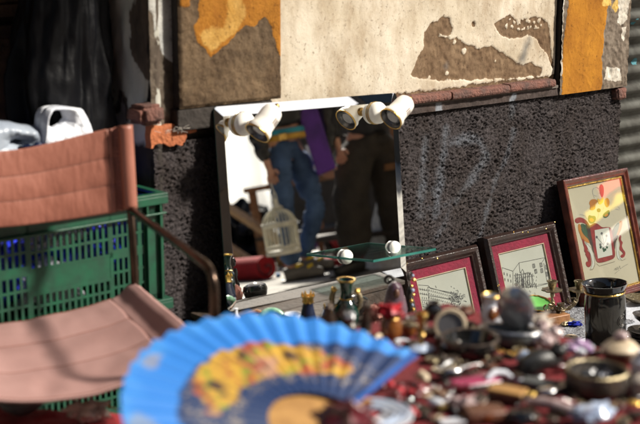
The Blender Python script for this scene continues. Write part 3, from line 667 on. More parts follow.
def curve(name, m, lines, wd, z, sc=3.03, ox=540, oy=160):
    mb = MB(); strokes(mb, [[q3(x/sc+ox, y/sc+oy) for x, y in ln] for ln in lines], wd, z); mb.build(name, m, PP3, smooth=False)
# red mantling wings, shield border, green and ochre feathers, plumes (traced from the print)
ka = dict(sc=6.06, ox=570, oy=180); kb = dict(sc=6.52, ox=570, oy=225)
mat('ink_brown', (.055, .03, .02), .8, col2=(.03, .016, .01), nscale=50)
fill('red_wing', 'ink_red', [(28,247),(34,232),(60,224),(90,236),(114,262),(124,290),(106,276),(88,262),(62,256),(46,264),(34,258)], .0002, **ka)
fill('ochre_feather', 'ink_orange', [(48,268),(62,264),(70,300),(88,328),(108,352),(122,384),(104,380),(84,362),(72,368),(62,332),(50,304)], .0002, **ka)
fill('green_feather', 'ink_green', [(62,262),(92,268),(104,300),(116,335),(130,385),(112,362),(88,330),(72,300)], .0004, **ka)
fill('dark_feather', 'ink_brown', [(90,260),(126,282),(132,330),(138,400),(122,392),(112,340),(100,292)], .0006, **ka)
fill('dark_feather', 'ink_brown', [(124,10),(146,18),(142,60),(150,110),(164,190),(150,176),(138,130),(128,90),(108,70),(118,60)], .0005, **kb)
fill('green_feather', 'ink_green', [(70,20),(90,30),(112,62),(124,92),(100,76),(80,50)], .0005, **kb)
fill('ochre_feather', 'ink_orange', [(58,30),(74,42),(96,72),(120,92),(104,110),(84,96),(66,64)], .0003, **kb)
fill('red_wing', 'ink_red', [(78,88),(90,92),(98,128),(118,146),(112,164),(128,180),(136,215),(140,258),(128,276),(110,272),(102,250),(108,236),(118,240),(114,216),(98,190),(104,184),(92,172),(94,150),(84,120)], .0004, **kb)
fill('white_scroll', 'paper', [(100,112),(116,118),(136,148),(152,196),(160,250),(148,282),(132,288),(146,256),(140,212),(128,176),(112,146)], .0005, **kb)
fill('red_wing', 'ink_red', [(322,62),(336,68),(330,98),(346,112),(336,136),(346,160),(362,176),(358,204),(340,216),(326,206),(336,192),(348,188),(336,172),(320,160),(328,120),(316,92)], .0004, **kb)
fill('white_scroll', 'paper', [(300,110),(310,100),(318,130),(316,170),(322,206),(342,220),(330,230),(310,220),(302,180)], .0005, **kb)
fill('ochre_feather', 'ink_orange', [(300,246),(320,246),(312,296),(296,334),(270,366),(280,322),(290,284)], .0002, **ka)
fill('green_feather', 'ink_green', [(258,296),(286,262),(302,256),(292,306),(272,352),(256,352)], .0004, **ka)
fill('dark_feather', 'ink_brown', [(254,300),(270,290),(266,340),(270,400),(258,410),(250,350)], .0006, **ka)
fill('dark_feather', 'ink_brown', [(284,70),(316,60),(310,90),(296,110),(292,170),(284,130)], .0005, **kb)
fill('crest_leaf', 'ink_green', [(108,236),(114,210),(130,218),(152,216),(160,238),(144,264),(118,264)], .0002, **ka); fill('crest_leaf', 'ink_orange', [(112,240),(130,226),(148,244),(132,258)], .0004, **ka)
fill('crest_leaf', 'ink_green', [(198,210),(216,192),(238,178),(242,206),(226,228),(202,230)], .0002, **ka); fill('crest_leaf', 'ink_orange', [(206,216),(224,200),(236,212),(216,226)], .0004, **ka)
fill('shield_border', 'ink_red', [(116,276),(130,270),(146,260),(166,264),(180,276),(196,288),(224,284),(248,288),(258,330),(262,382),(274,440),(270,474),(236,488),(196,500),(164,502),(152,470),(142,420),(130,340)], .0007, sc=6.06, ox=570, oy=180)
fill('shield_field', 'paper', [(148,304),(234,288),(250,400),(256,454),(168,476),(156,400)], .0010, **ka)
fill('plume', 'ink_red', [(176,50),(182,30),(192,24),(204,40),(206,80),(196,112),(182,84)], .0002, **ka); fill('plume', 'ink_orange', [(208,124),(224,104),(240,122),(240,150),(226,170),(210,150)], .0002, **ka)
fill('plume', 'ink_orange', [(114,140),(128,116),(160,116),(168,134),(152,150),(156,172),(136,186),(118,178),(124,156)], .0002, **ka); fill('plume', 'ink_yellow', [(164,108),(184,122),(200,98),(206,130),(182,152),(168,136)], .0004, **ka)
fill('crest_knot', 'ink_brown', [(162,176),(176,170),(188,180),(182,196),(166,194)], .0003, **ka)
curve('ink_lines', 'ink', [[(206,430),(204,400),(200,360),(190,322)], [(203,395),(180,370),(160,346)], [(203,390),(216,365),(220,338)], [(205,412),(186,400),(182,392)], [(205,410),(220,396),(224,388)]], .0015, .0013, **ka)
for x, y in ((190,324),(160,346),(220,338),(182,392),(226,386),(184,408),(222,408),(204,428),(212,422),(200,416)):
    fill('flower_bud', 'ink_green' if y > 400 else 'ink', [(x+7*math.cos(a), y+9*math.sin(a)) for a in [i*.9 for i in range(7)]], .0013, **ka)
curve('pencil_lines', 'ink_grey', [[(158+22*math.cos(t_), 70+26*math.sin(t_)) for t_ in [k*.5 for k in range(13)]], [(176,200),(170,225),(160,250)], [(35,225),(60,208),(90,215),(108,240)], [(240,200),(262,165),(290,158),(304,175)], [(250,190),(275,175),(300,180)], [(186,195),(200,180),(206,165)], [(150,110),(140,90),(138,60),(158,42),(180,52)]], .0009, .0005, **ka)
curve('red_outline', 'ink_brown', [[(100,112),(136,148),(160,210),(162,260),(148,290),(128,292)], [(316,170),(322,214),(340,232),(362,220)], [(172,250),(190,268),(240,254),(292,238)]], .0007, .0009, **kb)
curve('signature', 'ink', [[(288,296),(296,280),(300,296),(308,272),(312,292),(324,266),(328,286),(352,268),(378,254)], [(292,318),(304,306),(322,294)]], .0007, .0004, **kb)
MB().add([(.025, .025, .0045), (W3-.025, .025, .0045), (W3-.025, H3-.025, .0045), (.025, H3-.025, .0045)], [(0, 1, 2, 3)]).build('glass_pane', 'picture_glass', F3, smooth=False)
# --- the two town sketches
def sketch(o, W_, H_, inv_, kind, pxq):
    f = border(o, 'frame_moulding', 'frame_dark_wood', 0, 0, W_, H_, .030, -.012, .012, prof=[(0, -.014), (0, .010), (.008, .022), (.018, .020), (.026, .012), (.030, .010), (.032, -.014)])
    rr = random.Random(kind)
    for i in range(9):                                  # gilt showing through the chipped edges
        e = rr.random(); side = rr.randrange(3); L_ = rr.uniform(.003, .012)
        if side == 0: c = (W_*e, H_-rr.uniform(.004, .02), .0212)
        elif side == 1: c = (W_-rr.uniform(.004, .02), H_*e, .0212)
        else: c = (rr.uniform(.004, .02), H_*e, .0212)
        MB().ball(c, .0022, (rr.uniform(.5, 1.5), rr.uniform(.5, 1.6), .25), 8, 6, lump=.8).build('chipped_gilt', 'gold', f)
    m_ = .031
    border(o, 'mat_board', 'crimson_mat', m_, m_, W_-m_, H_-m_, .028, -.004, .0035, bevel=0)
    border(o, 'gilt_slip', 'ivory', m_+.027, m_+.027, W_-m_-.027, H_-m_-.027, .0025, -.004, .0042, bevel=0)
    x0, x1, y0, y1 = m_+.028, W_-m_-.028, m_+.028, H_-m_-.028
    pp = sheet(o, 'print_paper', 'paper', x0, y0, x1, y1, -.001)
    MB().add([(m_, m_, .0065), (W_-m_, m_, .0065), (W_-m_, H_-m_, .0065), (m_, H_-m_, .0065)], [(0, 1, 2, 3)]).build('glass_pane', 'picture_glass', o, smooth=False)
    back_strut(o, W_, H_)
    return pp, x0, x1, y0, y1
F1, M1 = framed('dark frame with crimson mat around a long palace sketch, beside the mirror', (401, 262), .045, .285, 0, 18)
F2, M2 = framed('dark frame with crimson mat around a gabled church sketch, in the middle of three frames', (485, 237), .045, .285, 0, 18)
def qq(M, x, y, z=0.):
    p = M.inverted() @ hit(x, y, M @ Vector((0, 0, z)), M.col[2].to_3d()); return p.x, p.y
H1 = qq(M1, 400, 262, .02)[1]; W1 = qq(M1, 478, 240, .02)[0]; H2 = qq(M2, 485, 237, .02)[1]; W2 = qq(M2, 556, 222, .02)[0]
print('frames', W1, H1, W2, H2, W3, H3, [round(v, 3) for v in toW(M1.translation)], [round(v, 3) for v in toW(M2.translation)], [round(v, 3) for v in toW(M3.translation)])
pp, x0, x1, y0, y1 = sketch(F1, W1, H1, None, 11, None)
def px1(pts, sc=4.24, ox=400, oy=270): return [qq(M1, x/sc+ox, y/sc+oy) for x, y in pts]
mb = MB(); rr = random.Random(5)
strokes(mb, [px1([(60,62),(120,66),(130,78),(215,95),(255,115)]), px1([(118,72),(215,100),(258,122)]), px1([(120,108),(215,124),(250,140)]), px1([(60,62),(78,150)]), px1([(150,66),(155,76)]), px1([(118,72),(124,150)]), px1([(62,75),(118,88)]), px1([(64,95),(120,106)]), px1([(70,125),(122,130)])], .0011, .0002)
for i in range(16):
    for j in range(3):
        x = 124+i*8.4; y = 82+j*15+i*2.3
        strokes(mb, [px1([(x, y), (x, y+8)])], .0016, .0003)
for i in range(6):
    for j in range(4):
        x = 68+i*9; y = 75+j*18+i; strokes(mb, [px1([(x, y), (x, y+9)])], .0015, .0003)
for i in range(120):
    x = rr.gauss(236, 16); y = rr.gauss(118, 16); a = rr.random()*6.28; strokes(mb, [px1([(x, y), (x+6*math.cos(a), y+6*math.sin(a))])], .0011, .0004)
for i in range(60):
    x = rr.uniform(70, 250); y = 150+rr.uniform(-8, 12); strokes(mb, [px1([(x, y), (x+rr.uniform(3, 12), y+2)])], .0009, .0004)
mb.build('ink_drawing', 'ink', pp, smooth=False)
pp, x0, x1, y0, y1 = sketch(F2, W2, H2, None, 12, None)
def px2(pts, sc=4.9875, ox=480, oy=215): return [qq(M2, x/sc+ox, y/sc+oy) for x, y in pts]
mb = MB()
strokes(mb, [px2([(165,280),(195,238),(325,212),(310,235)]), px2([(110,262),(165,280),(165,360)]), px2([(110,262),(120,372)]), px2([(195,238),(200,290)]), px2([(325,212),(345,330)]), px2([(200,290),(212,270),(222,292),(240,285),(255,300)]), px2([(170,300),(255,290)]), px2([(172,315),(262,305)]), px2([(125,375),(300,352),(345,340)]), px2([(318,240),(335,335)])], .0013, .0002)
for x in (178, 186, 196, 206, 216, 226, 236, 246, 258): strokes(mb, [px2([(x, 292+rr.uniform(-6, 4)), (x+4, 362)])], .0022, .0003)
strokes(mb, [px2([(208,315),(214,362)]), px2([(212,315),(219,362)])], .004, .0004)
for (x, y) in ((262,245),(272,272),(298,240),(302,268),(326,250),(330,285)): strokes(mb, [px2([(x, y), (x+3, y+20)]), px2([(x+10, y-2), (x+13, y+17)]), px2([(x, y), (x+10, y-2)]), px2([(x+3, y+20), (x+13, y+17)]), px2([(x+5, y), (x+8, y+18)])], .0016, .0003)
for (x, y) in ((120,285),(135,290),(150,296),(124,315),(140,318),(154,322)): strokes(mb, [px2([(x, y), (x+1, y+14)])], .0024, .0003)
for i in range(110):
    x = rr.uniform(172, 285); y = rr.gauss(330, 22); a = rr.uniform(1.2, 1.9); strokes(mb, [px2([(x, y), (x+9*math.cos(a), y+9*math.sin(a))])], .0009, .0004)
for i in range(30):
    x = rr.uniform(125, 335); strokes(mb, [px2([(x, 368-(x-125)*.13), (x+12, 366-(x-125)*.13)])], .0008, .0004)
mb.build('ink_drawing', 'ink', pp, smooth=False)

# ================================================================== LOW DISPLAY BOARD, CLOTH, BOX UNDER THE MIRROR
def wthing(name, lab, cat, s, n, z, rot=0., group=None): return T(name, lab, cat, W(s, n, z), A+rot, group)
for (s0, s1, n0, n1, lab) in ((-.06, .55, .02, .155, 'dark wooden box carrying the mirror'), (-.10, .33, .159, .44, 'dark wooden box in front of the mirror carrying the green vase')):
    bx = wthing('wooden_box', lab, 'box', (s0+s1)/2, (n0+n1)/2, .0)
    b = MB(); b.box((0, 0, .155), (s1-s0-.012, n1-n0-.008, .31)); b.build('box_body', 'wood_board', bx, smooth=False, bevel=.003)
    b = MB(); b.box((0, 0, .3165), (s1-s0, n1-n0-.001, .012)); b.build('lid', 'wood_board', bx, smooth=False, bevel=.002)
dpl = wthing('display_board', 'low board standing on the ground along the wall under the picture frames', 'board', 1.32, .34, .0)
b = MB(); b.box((0, .0, .071), (1.02, .66, .02)); b.build('board_top', 'wood_board', dpl, smooth=False, bevel=.003)
for x in (-.4, 0, .4):
    b = MB(); b.box((x, 0, .03), (.07, .6, .06)); b.build('batten', 'wood_board', dpl, smooth=False)
def clothfn(s0, s1, n0, n1, z, amp, sd, fr=9):
    return lambda a, c: W(s0+(s1-s0)*a+.008*noise.noise(Vector((c*5, sd, 0))), n0+(n1-n0)*c+.008*noise.noise(Vector((a*5, sd, 3))), z+.002+amp*abs(fbm(Vector((a*fr, c*fr, sd)), 4)))
cl = MB().grid(clothfn(1.06, 1.80, .20, .66, .082, .007, 4), 70, 50).build('cloth', 'cloth_white', solid=.0015, angle=180, weld=False); tag(cl, 'pale crumpled cloth spread under the black vase', 'cloth')
cl = MB().grid(clothfn(.86, 1.34, .10, .34, .086, .010, 8, 7), 60, 40).build('cloth', 'cloth_grey', solid=.0015, angle=180, weld=False); tag(cl, 'grey speckled cloth bunched behind the brass candelabrum', 'cloth')
ZD, ZB = .092, .3225                                    # heights: cloth on the board, lid of the box

def lat(name, lab, cat, P, prof, m, rot=0., tilt=None, seg=36, group=None, **kw):
    """one-piece turned object"""
    o = MB().lathe(prof, seg, **kw).build(name, m); o.location = P; o.rotation_euler = tilt or (0, 0, rot); tag(o, lab, cat, group); return o
# black vase with gold line
P = pz(606, 347, ZD)
v = T('vase', 'tall black glass vase with a gold line under its rim', 'vase', P-Vector((0, 0, .001)), (R(-1.5), R(-3.5), 0))
MB().lathe([(.001, .0), (.054, .0), (.057, .004), (.0565, .06), (.058, .12), (.0555, .150), (.053, .160), (.0545, .170), (.0610, .182), (.0635, .187), (.0615, .187), (.0585, .182), (.051, .168), (.050, .155), (.052, .12), (.052, .02), (0, .015)], 56, cap=False, wob=lambda a, z: .012*math.cos(a*12)*(1 if .01 < z < .15 else 0)).build('vase_body', 'black_gloss', v, angle=60)
MB().lathe([(.0562, .1600), (.0578, .1625), (.0566, .165), (.055, .163)], 48, cap=False).build('gold_line', 'gold', v)
for k, (a0, zc, rr_) in enumerate(((-.9, .085, .022), (-.9, .085, .015), (-.75, .055, .024))):   # engraved scrolls
    pts = []
    for i in range(26):
        t_ = i/25*5.2; a = a0+math.cos(t_)*rr_/.058*(1-i*.02); z = zc+math.sin(t_)*rr_*(1-i*.02); pts.append((.0588*math.cos(a), .0588*math.sin(a), z))
    MB().tube(pts, .0007, 5).build('engraving', 'bowl_grey', v)
# two-arm brass candelabrum
cb = T('candelabrum', 'two-armed old brass candelabrum with petal drip pans', 'candlestick', pz(560, 322, ZD), R(8))
Pc = cb.location; 
MB().lathe([(.0, 0), (.042, 0), (.045, .005), (.036, .012), (.018, .018), (.011, .03), (.016, .04), (.009, .05), (.012, .058), (0, .06)], 28, cap=False, wob=lambda a, z: .06*math.cos(a*8)).build('base', 'old_brass', cb)
cup_px = [(552, 291), (579, 291)]
IC = (Matrix.Translation(Pc) @ Matrix.Rotation(R(8), 4, 'Z')).inverted()
for px, py in cup_px:
    q = IC @ hit(px, py, Pc, Vector((0, -1, 0)))
    pts = [(0, 0, .05), (q.x*.35, 0, .035), (q.x*.8, 0, q.z*.55), (q.x*1.02, 0, q.z*.78), (q.x, 0, q.z)]
    sm = []
    for i in range(len(pts)-1):
        for t_ in (0, .33, .66): sm.append(Vector(pts[i]).lerp(Vector(pts[i+1]), t_))
    sm.append(Vector(pts[-1])); 
    for _ in range(2): sm = [sm[0]]+[(sm[i-1]+sm[i]*2+sm[i+1])/4 for i in range(1, len(sm)-1)]+[sm[-1]]
    arm = MB().tube(sm, [.005+.0018*math.sin(i*1.9) for i in range(len(sm))], 10).build('arm', 'old_brass', cb)
    MB().lathe([(.004, -.006), (.016, -.001), (.030, .002), (.031, .005), (.014, .004), (.008, .006), (.009, .012), (.0125, .016), (.0135, .026), (.0165, .029), (.016, .032), (.012, .031), (.010, .018), (0, .017)], 32, TR(q), cap=False, wob=lambda a, z: (.08*math.cos(a*8) if z < .0055 else 0)).build('candle_cup', 'old_brass', arm, angle=60)
rr = random.Random(3)
for i in range(9):
    a = rr.uniform(0, 6.28); q = Vector((rr.uniform(-.045, .045), rr.uniform(-.03, .0), rr.uniform(.02, .075)))
    pts = [q+Vector((math.cos(a+t_*.7)*.012*(1-t_*.08), .004*math.sin(t_), math.sin(a+t_*.7)*.012*(1-t_*.08))) for t_ in range(7)]
    MB().tube(pts, .0024, 8).build('scroll_ornament', 'old_brass', cb)
# green dish on wooden box
P = pz(548, 322, ZD)
o = MB(); o.box((0, 0, .016), (.085, .10, .032)); o = o.build('wooden_box', 'wood_mid', bevel=.003); o.location = P; o.rotation_euler = (0, 0, R(30)); tag(o, 'small brown wooden box under the green dish', 'box')
dd = T('dish', 'shallow bright green dish with a gilt rim', 'dish', pz(537, 307, .128)+Vector((0, 0, .0)), (R(14), R(6), 0))
MB().lathe([(0, 0), (.025, 0), (.038, .008), (.045, .012), (.043, .013), (.03, .006), (0, .003)], 36, cap=False).build('bowl', 'light_green', dd)
MB().lathe([(.043, .0115), (.047, .013), (.046, .016), (.042, .0145)], 36, cap=False, wob=lambda a, z: .02*math.cos(a*14)).build('rim', 'gold', dd)
P = pz(573, 325, ZD); o = MB().ball((0, 0, .004), .022, (1, .6, .3), lump=1.2).build('glass_chip', 'cobalt'); o.location = P; tag(o, 'small bright blue lump of glass on the pale cloth', 'trinket')
P = pz(571, 340, ZD); lat('wooden_reel', 'flat round wooden reel with a hole on the pale cloth', 'reel', P, [(.0045, .012), (.018, .012), (.0205, .010), (.0205, .002), (.019, 0), (.0045, 0), (.0045, .012)], 'ivory', cap=False)
# right edge: cup on stacked pewter dishes, brass stand
P = pz(643, 345, ZD)
for i in range(5): lat('saucer', ['lowest', 'second lowest', 'middle', 'second highest', 'topmost'][i]+' dark pewter saucer of the stack at the right edge', 'saucer', P+Vector((rnd.gauss(0, .002), rnd.gauss(0, .002), i*.0085)), [(0, 0), (.028, 0), (.052-.002*i, .008), (.054-.002*i, .011), (.050-.002*i, .011), (.026, .004), (0, .004)], 'bowl_grey', group='pewter saucers stacked beside the black vase', cap=False)
lat('cup', 'dark pewter cup with flared rim on the stack of saucers', 'cup', P+Vector((.004, 0, .045)), [(0, 0), (.016, 0), (.019, .006), (.012, .014), (.014, .022), (.030, .034), (.036, .046), (.038, .047), (.035, .048), (.022, .038), (0, .032)], 'bowl_grey', cap=False)
lat('brass_dish', 'little brass dish behind the black vase near the right edge', 'dish', pz(638, 302, ZD), [(0, 0), (.02, 0), (.038, .01), (.042, .018), (.038, .018), (.018, .006), (0, .005)], 'old_brass', cap=False)

# ------------------------------------------------------------------ on the box in front of the mirror
vs_ = T('vase', 'green glass vase with gilt collar and gilt handles before the mirror', 'vase', pz(346, 336, ZB), R(-15))
MB().lathe([(0, 0), (.018, 0), (.021, .006), (.020, .012), (.026, .03), (.031, .052), (.0285, .072), (.018, .086), (.0135, .092), (.0125, .105), (.0145, .122), (.020, .134), (.019, .1345), (.0125, .12), (.010, .1), (0, .098)], 40, cap=False).build('vase_body', 'green_glass', vs_, angle=60)
MB().lathe([(.0195, .132), (.0225, .1345), (.0215, .1375), (.0175, .1365)], 32, cap=False).build('gilt_rim', 'gold', vs_)
MB().lathe([(.0150, .0885), (.0165, .0905), (.0145, .0925)], 32, cap=False).build('gilt_collar', 'gold', vs_)
for sx in (-1, 1):
    h = MB().tube([(sx*.027, 0, .066), (sx*.033, 0, .075), (sx*.034, 0, .09), (sx*.031, -.002, .102), (sx*.027, -.004, .108)], [.004, .006, .007, .0065, .005], 12).build('handle', 'old_brass', vs_)
    MB().ball((sx*.028, -.006, .112), .007, (1, 1.1, .9), lump=.4).build('handle_head', 'gold', h)
cr = T('figurine', 'dark bottle figurine wearing a gilt crown, left of the green vase', 'figurine', pz(308, 329, ZB))
MB().lathe([(0, 0), (.020, 0), (.022, .008), (.019, .03), (.014, .052), (.012, .062), (.0125, .066), (0, .067)], 28, cap=False).build('body', 'blue_black', cr)
b = MB(); b.lathe([(.011, .062), (.0135, .066), (.012, .072), (.0145, .082), (.0125, .082), (.0105, .072), (.010, .064)], 28, cap=False, wob=lambda a, z: .06*math.cos(a*10)); 
b.build('crown', 'gold', cr)
for i in range(6): a = i*math.pi/3; MB().lathe([(.003, 0), (.0035, .004), (.001, .010), (0, .012)], 8, TR((.0132*math.cos(a), .0132*math.sin(a), .080)), cap=False).build('crown_point', 'gold', cr)
MB().ball((.0, -.016, .028), .006, (1, .5, 1)).build('medallion', 'amber', cr)
ct = T('cat_figurine', 'small silvery cat figurine sitting between the crowned bottle and the green vase', 'figurine', pz(325, 326, ZB), R(20))
MB().tube([(0, 0, 0), (0, 0, .014), (0, -.003, .028), (0, -.007, .040), (0, -.009, .048), (0, -.010, .054)], [.013, .0145, .012, .008, .0085, .003], 16).build('body', 'silver', ct)
for sx in (-1, 1): MB().lathe([(.003, 0), (.0, .009)], 8, TR((sx*.0055, -.009, .052)), cap=False).build('ear', 'gold', ct)
MB().tube([(.008, .004, .006), (.020, .006, .012), (.022, .004, .028), (.018, .002, .034)], [.003, .003, .0025, .002], 8).build('tail', 'gold', ct)
# jade bangle half raised, cup, small sticks
P = pz(272, 324, ZB); o = MB().tube([(.033*math.cos(a), 0, .033*math.sin(a)*1.0) for a in [math.pi*i/16 for i in range(17)]], [.0055+.0015*math.sin(math.pi*i/16) for i in range(17)], 14).build('ceramic_handle', 'jade'); o.location = P; o.rotation_euler = (R(-20), 0, R(15)); tag(o, 'marbled green ceramic arch shaped like a handle at the foot of the mirror', 'ornament')
c_ = T('cup', 'small white and amber porcelain cup beside the crowned bottle', 'cup', pz(293, 324, ZB)); MB().lathe([(0, 0), (.010, 0), (.012, .003), (.019, .016), (.0205, .026), (.019, .026), (.017, .017), (0, .006)], 30, cap=False).build('bowl', 'porcelain', c_); MB().tube([(.018, 0, .021), (.028, 0, .019), (.027, 0, .010), (.017, 0, .007)], .0025, 8).build('handle', 'amber', c_)
P = pz(257, 316, ZB); o = MB().tube([(-.03, 0, .004), (0, 0, .012), (.022, .004, .004)], [.004, .006, .004], 10).build('wooden_spoon', 'wood_mid'); o.location = P; tag(o, 'short brown wooden stick lying at the foot of the mirror', 'stick')
P = pz(236, 322, ZB); o = MB().lathe([(0, 0), (.014, 0), (.012, .012), (.005, .02), (.004, .032), (.006, .034), (0, .035)], 20, cap=False).build('glass_stopper', 'porcelain'); o.location = P; tag(o, 'little white stoppered bottle by the lower left corner of the mirror', 'bottle')
P = pz(283, 330, ZB); o = MB(); o.box((0, 0, .006), (.05, .03, .012)); o = o.build('paper_box', 'porcelain_blue', bevel=.002); o.location = P; o.rotation_euler = (0, 0, R(35)); tag(o, 'pale blue little box in front of the marbled green arch', 'box')
# dark bowl and fruit, plum bust
P = pz(356, 318, ZB); o = MB().lathe([(0, 0), (.018, 0), (.03, .012), (.034, .028), (.030, .040), (.018, .046), (.006, .049), (0, .05)], 32, cap=False).build('sugar_bowl', 'black_gloss'); o.location = P+Vector((0, .03, 0)); tag(o, 'round black lidded bowl standing behind the green vase', 'bowl')
P = pz(373, 322, ZB); o = MB().ball((0, 0, .02), .02, (1.1, .8, 1.2), lump=.5).build('shell', 'ink_pink'); o.location = P; tag(o, 'peach coloured shell right of the green vase', 'shell')
pb = T('figurine', 'glossy plum coloured bust of a hooded figure under the glass shelf', 'figurine', pz(395, 330, ZB), R(25))
MB().tube([(0, 0, 0), (0, 0, .02), (0, .002, .05), (0, .004, .075), (-.002, .0, .095), (-.004, -.004, .110), (-.006, -.004, .118)], [.026, .030, .029, .024, .020, .015, .005], 24).build('hooded_body', 'plum', pb)
MB().ball((-.006, -.016, .094), .010, (.8, .7, 1.2)).build('face', 'leather_brown', pb)
MB().tube([(.016, -.012, .02), (.022, -.006, .05), (.018, -.004, .08)], [.006, .007, .005], 10).build('fold', 'plum', pb)
# scroll ironwork standing under the shelf
def scroll(px, py, h_, lab, rot=0.):
    o = T('iron_scroll', lab, 'ironwork', pz(px, py, ZB), rot)
    pts = [(math.cos(t_*.5)*.012*(1-t_*.05), 0, h_-.014+math.sin(t_*.5)*.012*(1-t_*.05)) for t_ in range(14)][::-1]
    st = [(0, 0, .004), (.004, 0, h_*.3), (-.006, 0, h_*.55), (.010, 0, h_*.8)]
    sm = [Vector(st[0]).lerp(Vector(st[1]), i/4) for i in range(4)]+[Vector(st[1]).lerp(Vector(st[2]), i/4) for i in range(4)]+[Vector(st[2]).lerp(Vector(st[3]), i/4) for i in range(4)]
    for _ in range(3): sm = [sm[0]]+[(sm[i-1]+sm[i]*2+sm[i+1])/4 for i in range(1, len(sm)-1)]+[sm[-1]]
    MB().tube(sm, [.0045+.0016*math.sin(i*1.5) for i in range(len(sm))], 10).build('stem', 'iron', o); MB().tube(pts, .0035, 10).build('curl', 'iron', o)
    MB().lathe([(0, 0), (.018, 0), (.016, .004), (.005, .008), (0, .009)], 20, cap=False).build('foot', 'iron', o); return o
scroll(388, 322, .118, 'black iron scroll standing left of the plum bust under the shelf')
o = scroll(409, 326, .135, 'black iron scroll hung with gilt beads beside the palace picture', R(60))
for i in range(9): MB().ball((.006*math.sin(i*2.1), -.008, .125-i*.012), .0048 if i % 2 else .0035, seg=10, rings=6).build('gilt_bead', 'gold' if i % 3 else 'porcelain_blue', o)

# ================================================================== PLASTIC CRATES
def lattice(mb, x0, x1, z0, z1, y, th=.004, pitch=.0155, bar=.0065, rows=2, rail=.006):
    n_ = max(1, int(round((x1-x0)/pitch))); p_ = (x1-x0)/n_
    for i in range(n_+1): mb.box((x0+i*p_, y, (z0+z1)/2), (bar, th, z1-z0))
    for j in range(rows+1): mb.box(((x0+x1)/2, y, z0+(z1-z0)*j/rows), (x1-x0, th*1.1, rail))
CL, CD, CH = .60, .39, .256
def crate(loc, lab, letters=False, m='crate_green'):
    o = T('plastic_crate', lab, 'crate', loc, A, 'green plastic crates stacked behind the chair')
    # local: x from 0 (right end) to -CL, y 0 (front) to CD (back), z 0..CH
    side = MB(); X = lambda x: -x
    for (x0, x1, z0, z1) in ((0, .052, .004, CH-.022), (.138, .146, .01, CH-.022), (.345, .353, .01, CH-.022), (.45, .458, .01, CH-.022), (.548, .60, .004, CH-.022), (0, .6, .206, CH-.016), (0, .6, .0, .016), (.142, .349, .072, .126), (.052, .146, .122, .134), (.349, .552, .122, .134)):
        side.box((-(x0+x1)/2, .004, (z0+z1)/2), (x1-x0, .0045 if (x0, z0) != (.142, .072) else .003, z1-z0))
    for (x0, x1, z0, z1, rows) in ((.052, .140, .136, .204, 2), (.052, .140, .016, .120, 3), (.146, .346, .128, .204, 2), (.146, .346, .016, .072, 2), (.353, .451, .136, .204, 2), (.353, .451, .016, .120, 3), (.457, .55, .136, .204, 2), (.457, .55, .016, .120, 3)):
        lattice(side, -x1, -x0, z0, z1, .004, rows=rows)
    side.build('long_side', m, o, smooth=False)
    side2 = MB(); side2.v = [(x, CD-y, z) for x, y, z in side.v]; side2.f = list(side.f); side2.build('long_side', m, o, smooth=False)
    for xx in (-.003, -CL+.003):
        e = MB()
        for (y0, y1, z0, z1) in ((0, .05, 0, CH-.02), (CD-.05, CD, 0, CH-.02), (0, CD, .19, CH-.016), (0, CD, 0, .016)): e.box((xx, (y0+y1)/2, (z0+z1)/2), (.0045, y1-y0-.008, z1-z0))
        M_ = Matrix(((0, 1, 0, xx), (1, 0, 0, 0), (0, 0, 1, 0), (0, 0, 0, 1))); q = MB(); lattice(q, .05, CD-.05, .016, .19, 0, rows=4); e.add(q.v, q.f, M_)
        e.build('short_side', m, o, smooth=False)
    rim = MB()
    for (x0, x1, y0, y1) in ((-CL-.008, .008, -.010, .008), (-CL-.008, .008, CD-.008, CD+.010), (-CL-.008, -CL+.010, .008, CD-.008), (-.010, .008, .008, CD-.008)):
        rim.box(((x0+x1)/2, (y0+y1)/2, CH-.005), (x1-x0, y1-y0, .008))
    for (x0, x1, y0, y1) in ((-CL-.008, .008, -.010, -.007), (-CL-.008, .008, CD+.007, CD+.010), (.005, .008, -.007, CD+.007)):
        rim.box(((x0+x1)/2, (y0+y1)/2, CH-.017), (x1-x0, y1-y0, .018))
    rim.box((-CL/2, -.006, .208), (CL+.006, .010, .004))
    rim.build('rim', m, o, smooth=False, bevel=.0012)
    cp = MB()
    for i in range(2): cp.box((-.012-i*.036, -.003, CH/2-.012), (.004, .012, CH-.03))
    cp.build('corner_ribs', m, o, smooth=False)
    b = MB(); b.box((-CL/2, CD/2, .004), (CL-.02, CD-.02, .005)); b.build('base', m, o, smooth=False)
    if letters:
        for i, chh in enumerate('CAS'):
            cu = bpy.data.curves.new('t', 'FONT'); cu.body = chh; cu.size = .045; cu.extrude = .0008; t_ = bpy.data.objects.new('t', cu); COL.objects.link(t_)
            dg = bpy.context.evaluated_depsgraph_get(); me = bpy.data.meshes.new_from_object(t_.evaluated_get(dg)); bpy.data.objects.remove(t_)
            lo = bpy.data.objects.new('letter', me); COL.objects.link(lo); me.materials.append(MATS['crate_green_light']); lo.parent = o; lo.rotation_euler = (R(90), 0, 0); lo.location = (-.345+i*.055, .0015, .082)
    return o
mat('crate_green_light', (.10, .30, .18), .5)
CS, CN = toW(pz(168, 192, .65))[:2]
Z2 = .65-CH; Z1_ = Z2-CH+.004
crate(W(CS-.008, CN-.01, Z2), 'upper green plastic crate full of blue and white bags')
crate(W(CS-.004, CN-.005, Z1_), 'lower green plastic crate with raised letters, under the upper crate', True, 'crate_green_dark')
pl = wthing('wooden_pallet', 'low wooden pallet on the ground under the green crates', 'pallet', CS-.31, CN-.2, 0)
for y in (-.17, -.06, .05, .16):
    b = MB(); b.box((0, y, Z1_-.012), (.64, .09, .02)); b.build('slat', 'wood_board', pl, smooth=False)
